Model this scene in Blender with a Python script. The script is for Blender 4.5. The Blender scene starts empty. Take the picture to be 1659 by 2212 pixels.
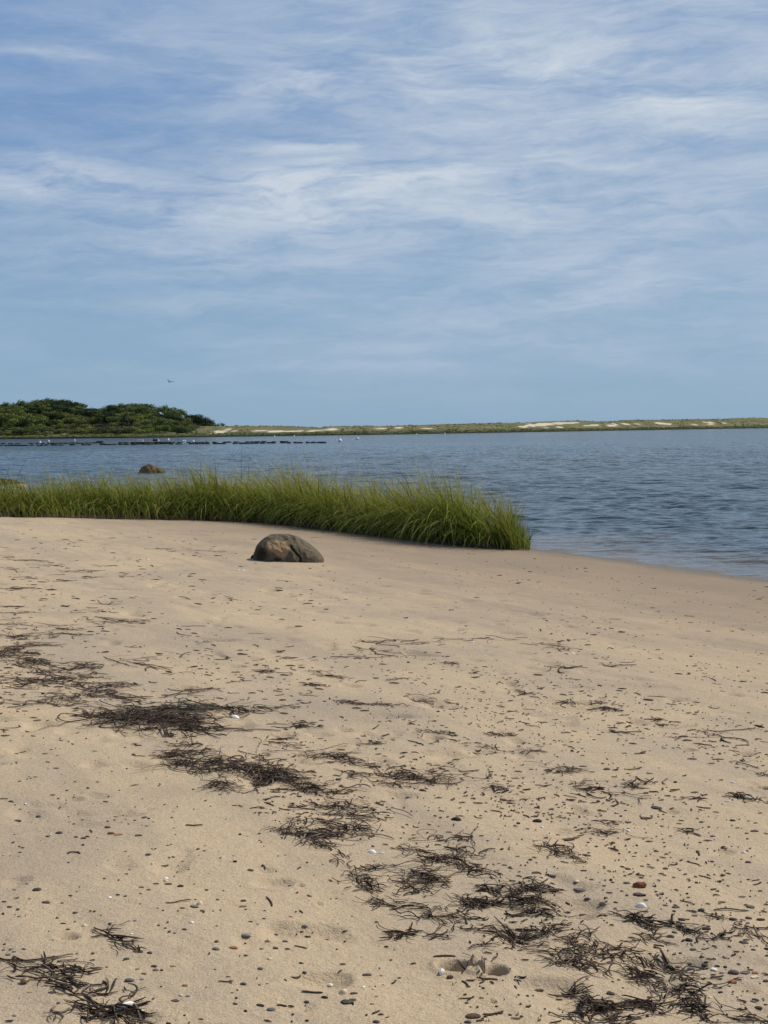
import bpy, bmesh, math, random
import numpy as np
from mathutils import Matrix, Vector

R = math.radians
C = bpy.context.scene.collection
SC = bpy.context.scene
rng = np.random.default_rng(7)
random.seed(7)

# ---------------------------------------------------------------- camera
EYE = 2.2                     # eye height above the water
FPX = 3069.0                  # focal length in pixels of a 1659 px wide picture
PITCH, ROLL = math.degrees(math.atan((1106 - 923.5) / FPX)), -0.6
cam_d = bpy.data.cameras.new("camera")
cam = bpy.data.objects.new("camera", cam_d)
C.objects.link(cam)
cam_d.sensor_fit = 'VERTICAL'
cam_d.sensor_height = 34.6
cam_d.lens = 34.6 * FPX / 2212.0
cam_d.clip_start, cam_d.clip_end = 0.05, 20000
CM = Matrix.Translation((0, 0, EYE)) @ Matrix.Rotation(R(90 - PITCH), 4, 'X') @ Matrix.Rotation(R(ROLL), 4, 'Z')
cam.matrix_world = CM
SC.camera = cam
RM = np.array(CM.to_3x3())


def ray(px, py):
    """direction through a pixel of the 1659 x 2212 view, scaled so that y = 1"""
    d = RM @ np.array([(px - 829.5) / FPX, -(py - 1106) / FPX, -1.0])
    return d / d[1]


def at(px, py, Y):
    return np.array([0, 0, EYE]) + ray(px, py) * Y


def on_water(px, py):
    d = ray(px, py)
    return np.array([0, 0, EYE]) + d * (-EYE / d[2])


# ---------------------------------------------------------------- light
SUN_AZ, SUN_EL = 62.0, 50.0      # azimuth clockwise from the view direction
w = bpy.data.worlds.new("World")
SC.world = w
w.use_nodes = True
sun_d = bpy.data.lights.new("sun", 'SUN')
sun_d.energy = 4.0
sun_d.angle = R(0.55)
sun_d.color = (1.0, 0.95, 0.87)
sun = bpy.data.objects.new("sun", sun_d)
C.objects.link(sun)
sv = Vector((math.sin(R(SUN_AZ)) * math.cos(R(SUN_EL)), math.cos(R(SUN_AZ)) * math.cos(R(SUN_EL)), math.sin(R(SUN_EL))))
sun.rotation_euler = sv.to_track_quat('Z', 'Y').to_euler()
vs = SC.view_settings
vs.view_transform = 'Standard'
vs.look = 'None'
vs.gamma = 1
vs.use_curve_mapping = False
vs.exposure = 0.0


class NT:
    """small node builder"""
    def __init__(self, tree):
        self.t = tree
        tree.nodes.clear()

    def n(self, kind, **kw):
        nd = self.t.nodes.new(kind)
        for k, v in kw.items():
            setattr(nd, k, v)
        return nd

    def put(self, sock, v):
        if hasattr(v, 'is_output') or isinstance(v, bpy.types.NodeSocket):
            self.t.links.new(v, sock)
        else:
            sock.default_value = v

    def m(self, op, a, b=0.0, c=0.0, clamp=False):
        nd = self.n('ShaderNodeMath', operation=op)
        nd.use_clamp = clamp
        for i, v in enumerate((a, b, c)):
            self.put(nd.inputs[i], v)
        return nd.outputs[0]

    def vm(self, op, a, b=(0, 0, 0)):
        nd = self.n('ShaderNodeVectorMath', operation=op)
        self.put(nd.inputs[0], a)
        if op == 'SCALE':
            self.put(nd.inputs['Scale'], b)
        else:
            self.put(nd.inputs[1], b)
        return nd.outputs['Value'] if op in ('DOT_PRODUCT', 'LENGTH') else nd.outputs[0]

    def sep(self, v):
        nd = self.n('ShaderNodeSeparateXYZ')
        self.put(nd.inputs[0], v)
        return nd.outputs

    def comb(self, x, y, z):
        nd = self.n('ShaderNodeCombineXYZ')
        for i, v in enumerate((x, y, z)):
            self.put(nd.inputs[i], v)
        return nd.outputs[0]

    def noise(self, vec, scale, detail=4, rough=0.5, dist=0.0):
        nd = self.n('ShaderNodeTexNoise')
        self.put(nd.inputs['Vector'], vec)
        nd.inputs['Scale'].default_value = scale
        nd.inputs['Detail'].default_value = detail
        nd.inputs['Roughness'].default_value = rough
        nd.inputs['Distortion'].default_value = dist
        return nd.outputs[0]

    def ss(self, v, lo, hi, a=0.0, b=1.0):
        nd = self.n('ShaderNodeMapRange', interpolation_type='SMOOTHSTEP')
        self.put(nd.inputs[0], v)
        for i, x in enumerate((lo, hi, a, b)):
            self.put(nd.inputs[i + 1], x)
        return nd.outputs[0]

    def mix(self, f, a, b, kind='MIX'):
        nd = self.n('ShaderNodeMix', data_type='RGBA', blend_type=kind)
        self.put(nd.inputs[0], f)
        for i, v in ((6, a), (7, b)):
            if isinstance(v, tuple) and len(v) == 3:
                v = v + (1,)
            self.put(nd.inputs[i], v)
        return nd.outputs[2]

    def bump(self, h, strength, dist):
        nd = self.n('ShaderNodeBump')
        self.put(nd.inputs['Height'], h)
        self.put(nd.inputs['Strength'], strength)
        nd.inputs['Distance'].default_value = dist
        return nd.outputs[0]


# sky: Nishita air with thin veils and wisps of high cloud, laid out by azimuth and elevation
W = NT(w.node_tree)
sky = W.n('ShaderNodeTexSky', sky_type='NISHITA')
sky.sun_disc = False
sky.sun_elevation = R(SUN_EL)
sky.sun_rotation = R(SUN_AZ)
sky.altitude = 0
sky.air_density = 1.0
sky.dust_density = 0.6
sky.ozone_density = 3.0
dirv = W.n('ShaderNodeTexCoord').outputs['Generated']
dx, dy, dz = W.sep(dirv)
az = W.m('MULTIPLY', W.m('ARCTAN2', dx, dy), 180 / math.pi)
el = W.m('MULTIPLY', W.m('ARCSINE', dz), 180 / math.pi)
warp = W.n('ShaderNodeTexNoise')
W.put(warp.inputs['Vector'], W.comb(W.m('MULTIPLY', az, 0.16), W.m('MULTIPLY', el, 0.5), 3.1))
warp.inputs['Scale'].default_value = 1.0
warp.inputs['Detail'].default_value = 5
wr = W.vm('SUBTRACT', warp.outputs['Color'], (0.5, 0.5, 0.5))
wx, wy, wz = W.sep(wr)
az2 = W.m('MULTIPLY_ADD', wx, 5.0, az)
el2 = W.m('MULTIPLY_ADD', wy, 1.6, el)


def blob(px, py, rx, ry, amp, tilt=0.0):
    a0 = math.degrees(math.atan((px - 829.5) / FPX))
    e0 = math.degrees(math.atan((923.5 - py) / FPX))
    sx, sy = math.degrees(rx / FPX), math.degrees(ry / FPX)
    u = W.m('SUBTRACT', az2, a0)
    v = W.m('SUBTRACT', el2, e0)
    ct, st = math.cos(R(tilt)), math.sin(R(tilt))
    uu = W.m('ADD', W.m('MULTIPLY', u, ct / sx), W.m('MULTIPLY', v, st / sx))
    vv = W.m('ADD', W.m('MULTIPLY', u, -st / sy), W.m('MULTIPLY', v, ct / sy))
    q = W.m('ADD', W.m('MULTIPLY', uu, uu), W.m('MULTIPLY', vv, vv))
    return W.m('MULTIPLY', W.m('EXPONENT', W.m('MULTIPLY', q, -1.0)), amp * 0.90)


tot = None
for b in [(190, 148, 130, 12, .34, 0), (330, 108, 60, 14, .22, 3), (90, 392, 190, 42, .62, 4), (700, 395, 160, 34, .50, 4),
          (900, 400, 150, 26, .46, 3), (640, 440, 110, 34, .40, -14), (680, 330, 80, 10, .34, 4), (400, 470, 420, 60, .30, 0), (1150, 740, 420, 14, .24, 4), (380, 655, 300, 18, .22, 2), (1420, 640, 260, 22, .26, 6),
          (840, 450, 700, 90, .20, 0), (1210, 150, 60, 14, .20, 14), (1250, 185, 170, 16, .25, 4), (1480, 240, 150, 34, .34, 0),
          (1010, 130, 90, 22, .22, 0), (1350, 330, 420, 70, .20, 4), (1290, 590, 160, 40, .34, 3), (1390, 575, 60, 9, .2, 4),
          (1250, 680, 500, 26, .34, 5), (700, 590, 420, 26, .26, 2), (250, 560, 350, 40, .26, 0), (1300, 480, 420, 50, .22, 5),
          (1200, 150, 700, 150, .24, 0), (560, 800, 260, 14, .16, 1), (900, 795, 300, 9, .20, 1), (1000, 640, 240, 14, .2, 6),
          (520, 205, 140, 30, .18, 0), (740, 190, 220, 50, .20, 0)]:
    v = blob(*b)
    tot = v if tot is None else W.m('ADD', tot, v)
st1 = W.noise(W.comb(W.m('MULTIPLY', az2, 0.20), W.m('MULTIPLY', el2, 1.05), 1.7), 1.0, 8, 0.57, 0.15)
st2 = W.noise(W.comb(W.m('MULTIPLY', az2, 0.9), W.m('ADD', W.m('MULTIPLY', el2, 4.0), W.m('MULTIPLY', az2, -0.35)), 5.2), 1.0, 6, 0.62)
brk = W.m('ADD', W.ss(st1, 0.32, 0.68, 0.28, 1.15), W.m('MULTIPLY', W.m('SUBTRACT', st2, 0.5), 1.1))
st3 = W.noise(W.comb(W.m('ADD', W.m('MULTIPLY', az2, 1.3), W.m('MULTIPLY', el, 0.9)), W.m('ADD', W.m('MULTIPLY', el2, 9.0), W.m('MULTIPLY', az2, -0.9)), 8.8), 1.0, 5, 0.65)
brk = W.m('ADD', brk, W.m('MULTIPLY', W.m('SUBTRACT', st3, 0.5), 0.55))
veil = W.m('MULTIPLY', W.m('ADD', W.ss(st1, 0.28, 0.74, 0.26, 0.95), W.m('MULTIPLY', W.m('ADD', W.m('SUBTRACT', st2, 0.5), W.m('SUBTRACT', st3, 0.5)), 0.36)), W.ss(az, -18, 5, 0.28, 0.64))
dens = W.m('ADD', W.m('MULTIPLY', tot, brk), veil)
dens = W.m('MULTIPLY', dens, W.ss(el, 0.3, 3.2, 0.25, 1.0))
dens = W.m('MULTIPLY', dens, 0.92, clamp=True)
SKY_STRENGTH = 0.11
air = W.mix(W.ss(el, 0.0, 13.0), (2.22, 3.58, 5.02), W.mix(W.ss(az, -14, 6), (1.32, 2.55, 4.75), (1.85, 3.05, 4.95)))
tint = W.mix(W.ss(el, 14, 50, 0.92, 0.0), sky.outputs[0], air)
cloudc = W.mix(W.ss(el, 2, 12), (4.0, 4.9, 6.15), (5.35, 5.95, 6.7))
colr = W.mix(dens, tint, cloudc)
bg = W.n('ShaderNodeBackground')
W.put(bg.inputs[0], colr)
bg.inputs[1].default_value = SKY_STRENGTH
wo = W.n('ShaderNodeOutputWorld')
W.t.links.new(bg.outputs[0], wo.inputs[0])


# ---------------------------------------------------------------- helpers
def tag(o, label=None, cat=None, group=None, kind=None):
    for k, v in (('label', label), ('category', cat), ('group', group), ('kind', kind)):
        if v:
            o[k] = v
    return o


def mesh(name, verts, faces, mat=None, smooth=True):
    me = bpy.data.meshes.new(name)
    verts = np.asarray(verts, dtype=np.float32)
    if isinstance(faces, np.ndarray):
        k = faces.shape[1]
        me.vertices.add(len(verts))
        me.vertices.foreach_set('co', verts.ravel())
        me.loops.add(faces.size)
        me.loops.foreach_set('vertex_index', faces.astype(np.int32).ravel())
        me.polygons.add(len(faces))
        me.polygons.foreach_set('loop_start', np.arange(0, faces.size, k, dtype=np.int32))
        me.polygons.foreach_set('loop_total', np.full(len(faces), k, dtype=np.int32))
        me.update(calc_edges=True)
        me.validate()
    else:
        me.from_pydata([tuple(map(float, v)) for v in verts], [], [tuple(int(i) for i in f) for f in faces])
        me.update()
    if smooth:
        me.polygons.foreach_set('use_smooth', np.ones(len(me.polygons), dtype=bool))
    if mat:
        me.materials.append(mat)
    return me


def obj(name, me, parent=None, loc=None):
    o = bpy.data.objects.new(name, me)
    C.objects.link(o)
    if parent:
        o.parent = parent
    if loc is not None:
        o.location = tuple(map(float, loc))
    return o


def empty(name, loc):
    o = bpy.data.objects.new(name, None)
    C.objects.link(o)
    o.location = tuple(map(float, loc))
    o.empty_display_size = 0.2
    return o


def attr(me, name, vals):
    a = me.attributes.new(name, 'FLOAT', 'POINT')
    a.data.foreach_set('value', np.asarray(vals, dtype=np.float32))


def vnoise(x, y, seed=0):
    xi, yi = np.floor(x).astype(np.int64), np.floor(y).astype(np.int64)
    fx, fy = x - xi, y - yi
    fx, fy = fx * fx * (3 - 2 * fx), fy * fy * (3 - 2 * fy)

    def h(i, j):
        n = (i * 374761393 + j * 668265263 + seed * 1442695041) & 0xFFFFFFFF
        n = ((n ^ (n >> 13)) * 1274126177) & 0xFFFFFFFF
        return ((n ^ (n >> 16)) & 0xFFFF) / 65535.0
    a = h(xi, yi) * (1 - fx) + h(xi + 1, yi) * fx
    b = h(xi, yi + 1) * (1 - fx) + h(xi + 1, yi + 1) * fx
    return a * (1 - fy) + b * fy - 0.5


def fbm(x, y, octs=4, seed=0, gain=0.5):
    v, a = 0, 1.0
    for i in range(octs):
        v = v + a * vnoise(x * 2 ** i + 17.3 * i, y * 2 ** i - 9.1 * i, seed + i)
        a *= gain
    return v


def sstep(x, lo, hi):
    t = np.clip((x - lo) / (hi - lo), 0, 1)
    return t * t * (3 - 2 * t)


def mat(name, build):
    m_ = bpy.data.materials.new(name)
    m_.use_nodes = True
    N = NT(m_.node_tree)
    sh = build(N)
    out = N.n('ShaderNodeOutputMaterial')
    N.t.links.new(sh, out.inputs[0])
    return m_


def principled(N, col, rough=0.8, normal=None, spec=0.3):
    p = N.n('ShaderNodeBsdfPrincipled')
    if isinstance(col, tuple):
        col = col + (1,)
    N.put(p.inputs['Base Color'], col)
    N.put(p.inputs['Roughness'], rough)
    p.inputs['Specular IOR Level'].default_value = spec
    if normal is not None:
        N.put(p.inputs['Normal'], normal)
    return p.outputs[0]


def simple(name, c1, c2=None, scale=20, rough=0.8, spec=0.3, bump=0.0, bdist=0.01):
    c2 = c2 or tuple(x * 0.7 for x in c1)

    def b(N):
        co = N.n('ShaderNodeTexCoord').outputs['Object']
        f = N.noise(co, scale, 5, 0.6)
        nrm = N.bump(f, bump, bdist) if bump else None
        return principled(N, N.mix(N.ss(f, 0.35, 0.65), c1, c2), rough, nrm, spec)
    return mat(name, b)


def leafy(name, c1, c2, trans=0.3, tip=None):
    def b(N):
        g = N.n('ShaderNodeNewGeometry')
        f = g.outputs['Random Per Island']
        col = N.mix(N.m('POWER', f, 1.5) if tip else f, c1, c2)
        if tip:
            a = N.n('ShaderNodeAttribute')
            a.attribute_name = 'ripe'
            col = N.mix(a.outputs['Fac'], col, tip)
        d = N.n('ShaderNodeBsdfDiffuse')
        N.put(d.inputs[0], col)
        t = N.n('ShaderNodeBsdfTranslucent')
        N.put(t.inputs[0], N.mix(1.0, col, (1.0, 1.0, 0.55), 'MULTIPLY'))
        mx = N.n('ShaderNodeMixShader')
        mx.inputs[0].default_value = trans
        N.t.links.new(d.outputs[0], mx.inputs[1])
        N.t.links.new(t.outputs[0], mx.inputs[2])
        return mx.outputs[0]
    return mat(name, b)


# ---------------------------------------------------------------- the beach as a surface
W0, W1 = on_water(1155, 1184), on_water(1659, 1249)
tdir = (W1 - W0)[:2] / np.linalg.norm((W1 - W0)[:2])
NRM = np.array([-tdir[1], tdir[0]])
if NRM[0] < 0:
    NRM = -NRM
D0 = float(NRM @ W0[:2])            # metres from the camera foot to the water's edge
ZC = 0.6                            # height of the sand at the camera


def plane_z(x, y):
    s = NRM[0] * x + NRM[1] * y
    return ZC * (1 - np.maximum(s, -6 + (s + 6) * 0.35) / D0)


def on_plane(px, py):
    d = ray(px, py)
    g = NRM[0] * d[0] + NRM[1] * d[1]
    Y = (EYE - ZC) / (-d[2] - ZC * g / D0)
    return np.array([d[0] * Y, Y, EYE + d[2] * Y])


FRONT = np.array([on_plane(*p)[:2] for p in [(0, 1118), (230, 1121), (400, 1124), (500, 1127), (570, 1131), (640, 1138), (700, 1146),
                                             (760, 1153), (850, 1164), (950, 1176), (1050, 1186), (1150, 1190)]])
FRONT = np.vstack([[[-60, 46], [-25, 35]], FRONT])


def front_y(x):
    return np.interp(x, FRONT[:, 0], FRONT[:, 1])


def beach_z(x, y):
    x, y = np.asarray(x, float), np.asarray(y, float)
    z = plane_z(x, y)
    v = y - front_y(x)
    k = sstep(v, 1.5, 5.0)
    z = z * (1 - k) - 0.75 * sstep(v, 2.5, 9.0)
    s = NRM[0] * x + NRM[1] * y - D0
    z = np.where(z < 0, np.maximum(z * 1.1, -1.6), z)
    return z


# hollows trodden into the sand: (source px x, y, half width px, depth m, flatness in y)
HOLES = []


def Zs(x0, y0, x, y, k=1.659):
    return (x0 + x / k) / 1.8228, (y0 + y / k) / 1.8228


for (zx, zy, x, y, rw, dep, asp, k) in [
        (1000, 3432, 1310, 635, 95, .048, 1.0, 1.659), (1000, 3432, 1440, 650, 46, .080, 1.3, 1.659), (1000, 3432, 1570, 672, 76, .048, 1.0, 1.659),
        (1000, 3050, 425, 860, 16, .020, 1.6, 1.659), (1000, 3050, 230, 185, 30, .014, 1.2, 1.659), (1000, 3432, 130, 85, 120, .010, .8, 1.659),
        (1000, 3432, 300, 110, 26, .02, 1.0, 1.659), (2000, 2500, 1640, 985, 50, .05, 1.0, 1.62), (2000, 2500, 1290, 640, 45, .02, .9, 1.62),
        (0, 3432, 440, 440, 70, .012, .9, 1.659), (1000, 3432, 1560, 860, 18, .02, 2.0, 1.659), (1000, 2400, 1180, 830, 60, .02, .9, 1.659),
        (0, 2900, 480, 410, 60, .010, .8, 1.659), (2000, 2500, 1150, 740, 50, .015, .8, 1.62), (1000, 2400, 780, 210, 60, .02, .8, 1.659)]:
    px, py = Zs(zx, zy, x, y, k)
    p = on_plane(px, py)
    r = rw / k / 1.8228 / FPX * p[1]
    HOLES.append((p[0], p[1], r, dep, asp))


def relief(x, y):
    sd = NRM[0] * x + NRM[1] * y - D0
    z = 0.020 * (1 - 0.9 * sstep(sd, -5, -1)) * fbm(x * 0.9, y * 0.9, 3, 3) + 0.0095 * (1 - 0.75 * sstep(sd, -4, -.5)) * fbm(x * 3.3, y * 3.3, 3, 9) + 0.0028 * fbm(x * 14, y * 14, 2, 21)
    pit = np.clip(fbm(x * 4.5, y * 4.5, 2, 33) - 0.28, 0, 1)
    z = z - 0.10 * pit * (1 - sstep(sd, -7, -3))
    for hx, hy, r, dep, asp in HOLES:
        q = ((x - hx) / r) ** 2 + ((y - hy) / (r * asp)) ** 2
        z = z - 1.9 * dep * np.exp(-q ** 2.4) + 0.22 * dep * np.exp(-((np.sqrt(q) - 1.45) / 0.35) ** 2)
    return z


def ground(x, y):
    """height of the sand with its unevenness"""
    x, y = np.asarray(x, float), np.asarray(y, float)
    return beach_z(x, y) + relief(x, y)


def on_sand(px, py):
    p = on_plane(px, py)
    d = ray(px, py)
    Y = p[1]
    for _ in range(4):
        g = float(ground(d[0] * Y, Y))
        zr = EYE + d[2] * Y
        Y += (zr - g) / max(0.02, -d[2])* 0.9
    return np.array([d[0] * Y, Y, float(ground(d[0] * Y, Y))])


def polar(az_fine, step, rows):
    a = np.concatenate([np.arange(-180, -az_fine, 3.0), np.arange(-az_fine, az_fine + 1e-6, step), np.arange(az_fine + 3, 180, 3.0)])
    a = np.radians(a)
    rr = np.asarray(rows)
    X = rr[:, None] * np.sin(a)[None, :]
    Y = rr[:, None] * np.cos(a)[None, :]
    nr, na = X.shape
    i = np.arange(nr - 1)[:, None] * na
    j = np.arange(na)[None, :]
    j2 = (j + 1) % na
    F = np.stack([i + j, i + na + j, i + na + j2, i + j2], -1).reshape(-1, 4)[:, ::-1]
    return X, Y, F


def m_sand(N):
    P = N.n('ShaderNodeNewGeometry').outputs['Position']
    x, y, z = N.sep(P)
    s = N.m('SUBTRACT', N.m('ADD', N.m('MULTIPLY', x, float(NRM[0])), N.m('MULTIPLY', y, float(NRM[1]))), D0)
    t = N.m('ADD', N.m('MULTIPLY', x, float(tdir[0])), N.m('MULTIPLY', y, float(tdir[1])))
    along = N.comb(N.m('MULTIPLY', t, 0.22), N.m('MULTIPLY', s, 1.0), 0.0)
    band = N.noise(along, 1.3, 6, 0.62)
    thin = N.noise(N.comb(N.m('MULTIPLY', t, 0.35), N.m('MULTIPLY', s, 3.2), 4.0), 1.0, 4, 0.6)
    mott = N.noise(P, 2.2, 5, 0.62)
    fine = N.noise(P, 26, 4, 0.6)
    grain = N.noise(P, 150, 3, 0.75)
    g2 = N.noise(P, 52, 3, 0.7)
    c = N.mix(N.ss(band, 0.36, 0.66), (0.470, 0.354, 0.224), (0.372, 0.295, 0.204))
    c = N.mix(N.ss(mott, 0.45, 0.66, 0, 0.75), c, (0.505, 0.375, 0.228))
    c = N.mix(N.ss(N.noise(P, 0.55, 5, 0.65), 0.48, 0.68, 0, 0.6), c, (0.285, 0.230, 0.170))
    c = N.mix(N.ss(thin, 0.5, 0.7, 0.0, 0.38), c, (0.262, 0.208, 0.148))
    c = N.mix(N.ss(fine, 0.35, 0.7, 0.0, 0.22), c, (0.25, 0.195, 0.13))
    c = N.mix(N.ss(grain, 0.30, 0.47, 0.60, 0.0), c, (0.14, 0.10, 0.065))
    c = N.mix(N.ss(grain, 0.55, 0.70, 0.0, 0.55), c, (0.66, 0.54, 0.37))
    c = N.mix(N.ss(g2, 0.28, 0.44, 0.38, 0.0), c, (0.16, 0.12, 0.075))
    c = N.mix(N.ss(g2, 0.58, 0.72, 0.0, 0.30), c, (0.62, 0.50, 0.33))
    wob = N.m('ADD', s, N.m('MULTIPLY', N.m('SUBTRACT', band, 0.5), 2.4))
    wet = N.ss(wob, -8.5, -1.2)
    wet2 = N.ss(N.m('ADD', s, N.m('MULTIPLY', N.m('SUBTRACT', band, 0.5), 1.2)), -0.95, -0.25)
    c = N.mix(N.m('MULTIPLY', wet, 0.74), c, (0.205, 0.150, 0.100))
    c = N.mix(N.m('MULTIPLY', wet2, 0.8), c, (0.105, 0.082, 0.058))
    rough = N.m('SUBTRACT', 0.95, N.m('MULTIPLY', wet2, 0.45))
    hgt = N.m('ADD', N.m('ADD', N.m('MULTIPLY', grain, 0.5), fine), N.m('MULTIPLY', g2, 0.8))
    nb = N.bump(hgt, 0.8, 0.008)
    return principled(N, c, rough, nb, 0.25)


M_SAND = mat("sand", m_sand)
rows = np.concatenate([np.linspace(0.05, 2.9, 12), 3.0 * 1.0027 ** np.arange(0, 960), 40 * 1.06 ** np.arange(1, 45)])
X, Y, F = polar(17.2, 0.1, rows)
Z = ground(X, Y)
sand = obj('sand_beach', mesh('sand_beach', np.stack([X, Y, Z], -1).reshape(-1, 3), F, M_SAND))
tag(sand, kind='structure')


# ---------------------------------------------------------------- water
def m_water(N):
    P = N.n('ShaderNodeNewGeometry').outputs['Position']
    x, y, z = N.sep(P)
    s = N.m('SUBTRACT', N.m('ADD', N.m('MULTIPLY', x, float(NRM[0])), N.m('MULTIPLY', y, float(NRM[1]))), D0)
    dist = N.vm('LENGTH', N.comb(x, y, 0.0))
    big = N.noise(N.comb(N.m('MULTIPLY', x, 0.012), N.m('MULTIPLY', y, 0.03), 0.0), 1.0, 4, 0.55)
    w1 = N.noise(N.comb(N.m('MULTIPLY', x, 0.55), N.m('MULTIPLY', y, 1.5), 0.0), 1.0, 3, 0.6)
    w2 = N.noise(N.comb(N.m('MULTIPLY', x, 2.0), N.m('MULTIPLY', y, 5.0), 2.0), 1.0, 3, 0.6)
    w3 = N.noise(N.comb(N.m('MULTIPLY', x, 0.10), N.m('MULTIPLY', y, 0.42), 4.0), 1.0, 4, 0.65)
    w4 = N.noise(N.comb(N.m('MULTIPLY', x, 0.8), N.m('MULTIPLY', y, 0.30), 7.0), 1.0, 3, 0.7)
    h = N.m('ADD', N.m('ADD', N.m('MULTIPLY', w1, 0.6), N.m('MULTIPLY', w2, 0.16)), N.m('MULTIPLY', w3, 0.35))
    h = N.m('ADD', h, N.m('MULTIPLY', w4, N.ss(dist, 25, 150, 0.3, 3.2)))
    stren = N.m('MULTIPLY', N.ss(dist, 20.0, 24.0, 0.75, 1.0), N.ss(big, 0.3, 0.7, 0.75, 1.0))
    stren = N.m('MULTIPLY', stren, N.ss(dist, 30, 130, 0.7, 1.0))
    nb = N.bump(h, stren, 0.42)
    dp = N.n('ShaderNodeAttribute')
    dp.attribute_name = 'depth'
    shal = N.ss(N.m('ADD', dp.outputs['Fac'], N.m('MULTIPLY', N.m('SUBTRACT', w3, 0.5), 0.12)), -0.02, 0.20)
    body = N.mix(shal, (0.105, 0.080, 0.052), (0.018, 0.036, 0.044))
    p = N.n('ShaderNodeBsdfPrincipled')
    N.put(p.inputs['Base Color'], body)
    p.inputs['Roughness'].default_value = 0.10
    p.inputs['IOR'].default_value = 1.33
    N.put(p.inputs['Normal'], nb)
    return p.outputs[0]


M_WATER = mat("bay_water", m_water)
rows = np.concatenate([[2.0, 6.0, 10.0], 12.0 * 1.0027 ** np.arange(0, 1045), 201 * 1.06 ** np.arange(1, 62)])
X, Y, F = polar(17.6, 0.085, rows)
rr = np.hypot(X, Y)
S = NRM[0] * X + NRM[1] * Y - D0
Z = np.zeros_like(X)
wr_ = np.random.default_rng(3)
for k in range(60):
    lam = 0.24 * (6.0 ** wr_.random())
    th = R(90 + wr_.normal(0, 26) - 8)
    ph = wr_.random() * 6.283
    amp = 0.0028 * (lam / 0.5) ** 0.75
    res = rr * 0.0027
    fade = np.clip((lam / np.maximum(res, 1e-3) - 2.0) / 2.5, 0, 1) * (1 - 0.5 * sstep(rr, 140, 200))
    kx, ky = math.cos(th) * 6.283 / lam, math.sin(th) * 6.283 / lam
    Z += amp * fade * np.sin(kx * X + ky * Y + ph)
calm = sstep(-beach_z(X, Y), 0.0, 0.26) * 0.76 + 0.24
Z *= 1.05 * calm * sstep(rr, 12, 14) * (0.8 + 0.6 * np.clip(fbm(X * 0.25, Y * 0.12, 3, 5) + 0.4, 0, 1))
me = mesh('bay_water', np.stack([X, Y, Z], -1).reshape(-1, 3), F, M_WATER)
attr(me, 'depth', np.maximum(0, -beach_z(X, Y)).ravel())
water = obj('bay_water', me)
tag(water, kind='structure')

# ---------------------------------------------------------------- far shore: marsh, dunes, wooded hill
EDGE_PX = [(-500, 955), (0, 948.3), (280, 946.2), (548, 942.6), (830, 938.8), (1097, 934.2), (1380, 929.2), (1659, 924.6), (2300, 915.4)]
EDGE = np.array([on_water(*p)[:2] for p in EDGE_PX])


def edge_y(x):
    return np.interp(x, EDGE[:, 0], EDGE[:, 1])


def skyline(pts, depth):
    out = []
    for px, py in pts:
        x, y = on_water(px, np.interp(px, [p[0] for p in EDGE_PX], [p[1] for p in EDGE_PX]))[:2]
        p = at(px, py, y + depth)
        out.append((p[0], p[2]))
    return np.array(out)


DUNE_D = 95.0
DUNE_TOP = skyline([(-500, 930), (300, 924), (470, 921), (500, 920.0), (550, 920.5), (620, 921), (690, 923.5), (720, 920.8), (790, 920.2), (850, 920), (885, 918.6),
                    (930, 916.8), (1000, 915.5), (1100, 913.6), (1160, 910.8), (1250, 908.8), (1300, 909.5), (1390, 904.8), (1440, 905.8), (1470, 904.2),
                    (1560, 905), (1659, 901.5), (2300, 893)], DUNE_D)


def dune_z(x, y):
    v = y - edge_y(x)
    top = np.interp(x, DUNE_TOP[:, 0], DUNE_TOP[:, 1])
    mz = 0.42 + 0.62 * sstep(v, 0.5, 40) + 0.05 * fbm(x * 0.3, y * 0.3, 3, 4)
    rise = sstep(v, 34, DUNE_D)
    ups = sstep(v, 36, 62) * 0.42 * (0.6 + 0.9 * np.clip(fbm(x * 0.035, y * 0.03, 3, 8) + 0.35, 0, 1)) + 0.58 * rise
    z = mz + (top - 1.04) * np.clip(ups, 0, 1) + 0.28 * fbm(x * 0.09, y * 0.06, 4, 12) * rise
    z = z * (1 - 0.7 * sstep(v, DUNE_D + 5, DUNE_D + 120))
    return np.where(v < 0.3, -0.4 + (v + 0.5) * 1.0, z)


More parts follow.
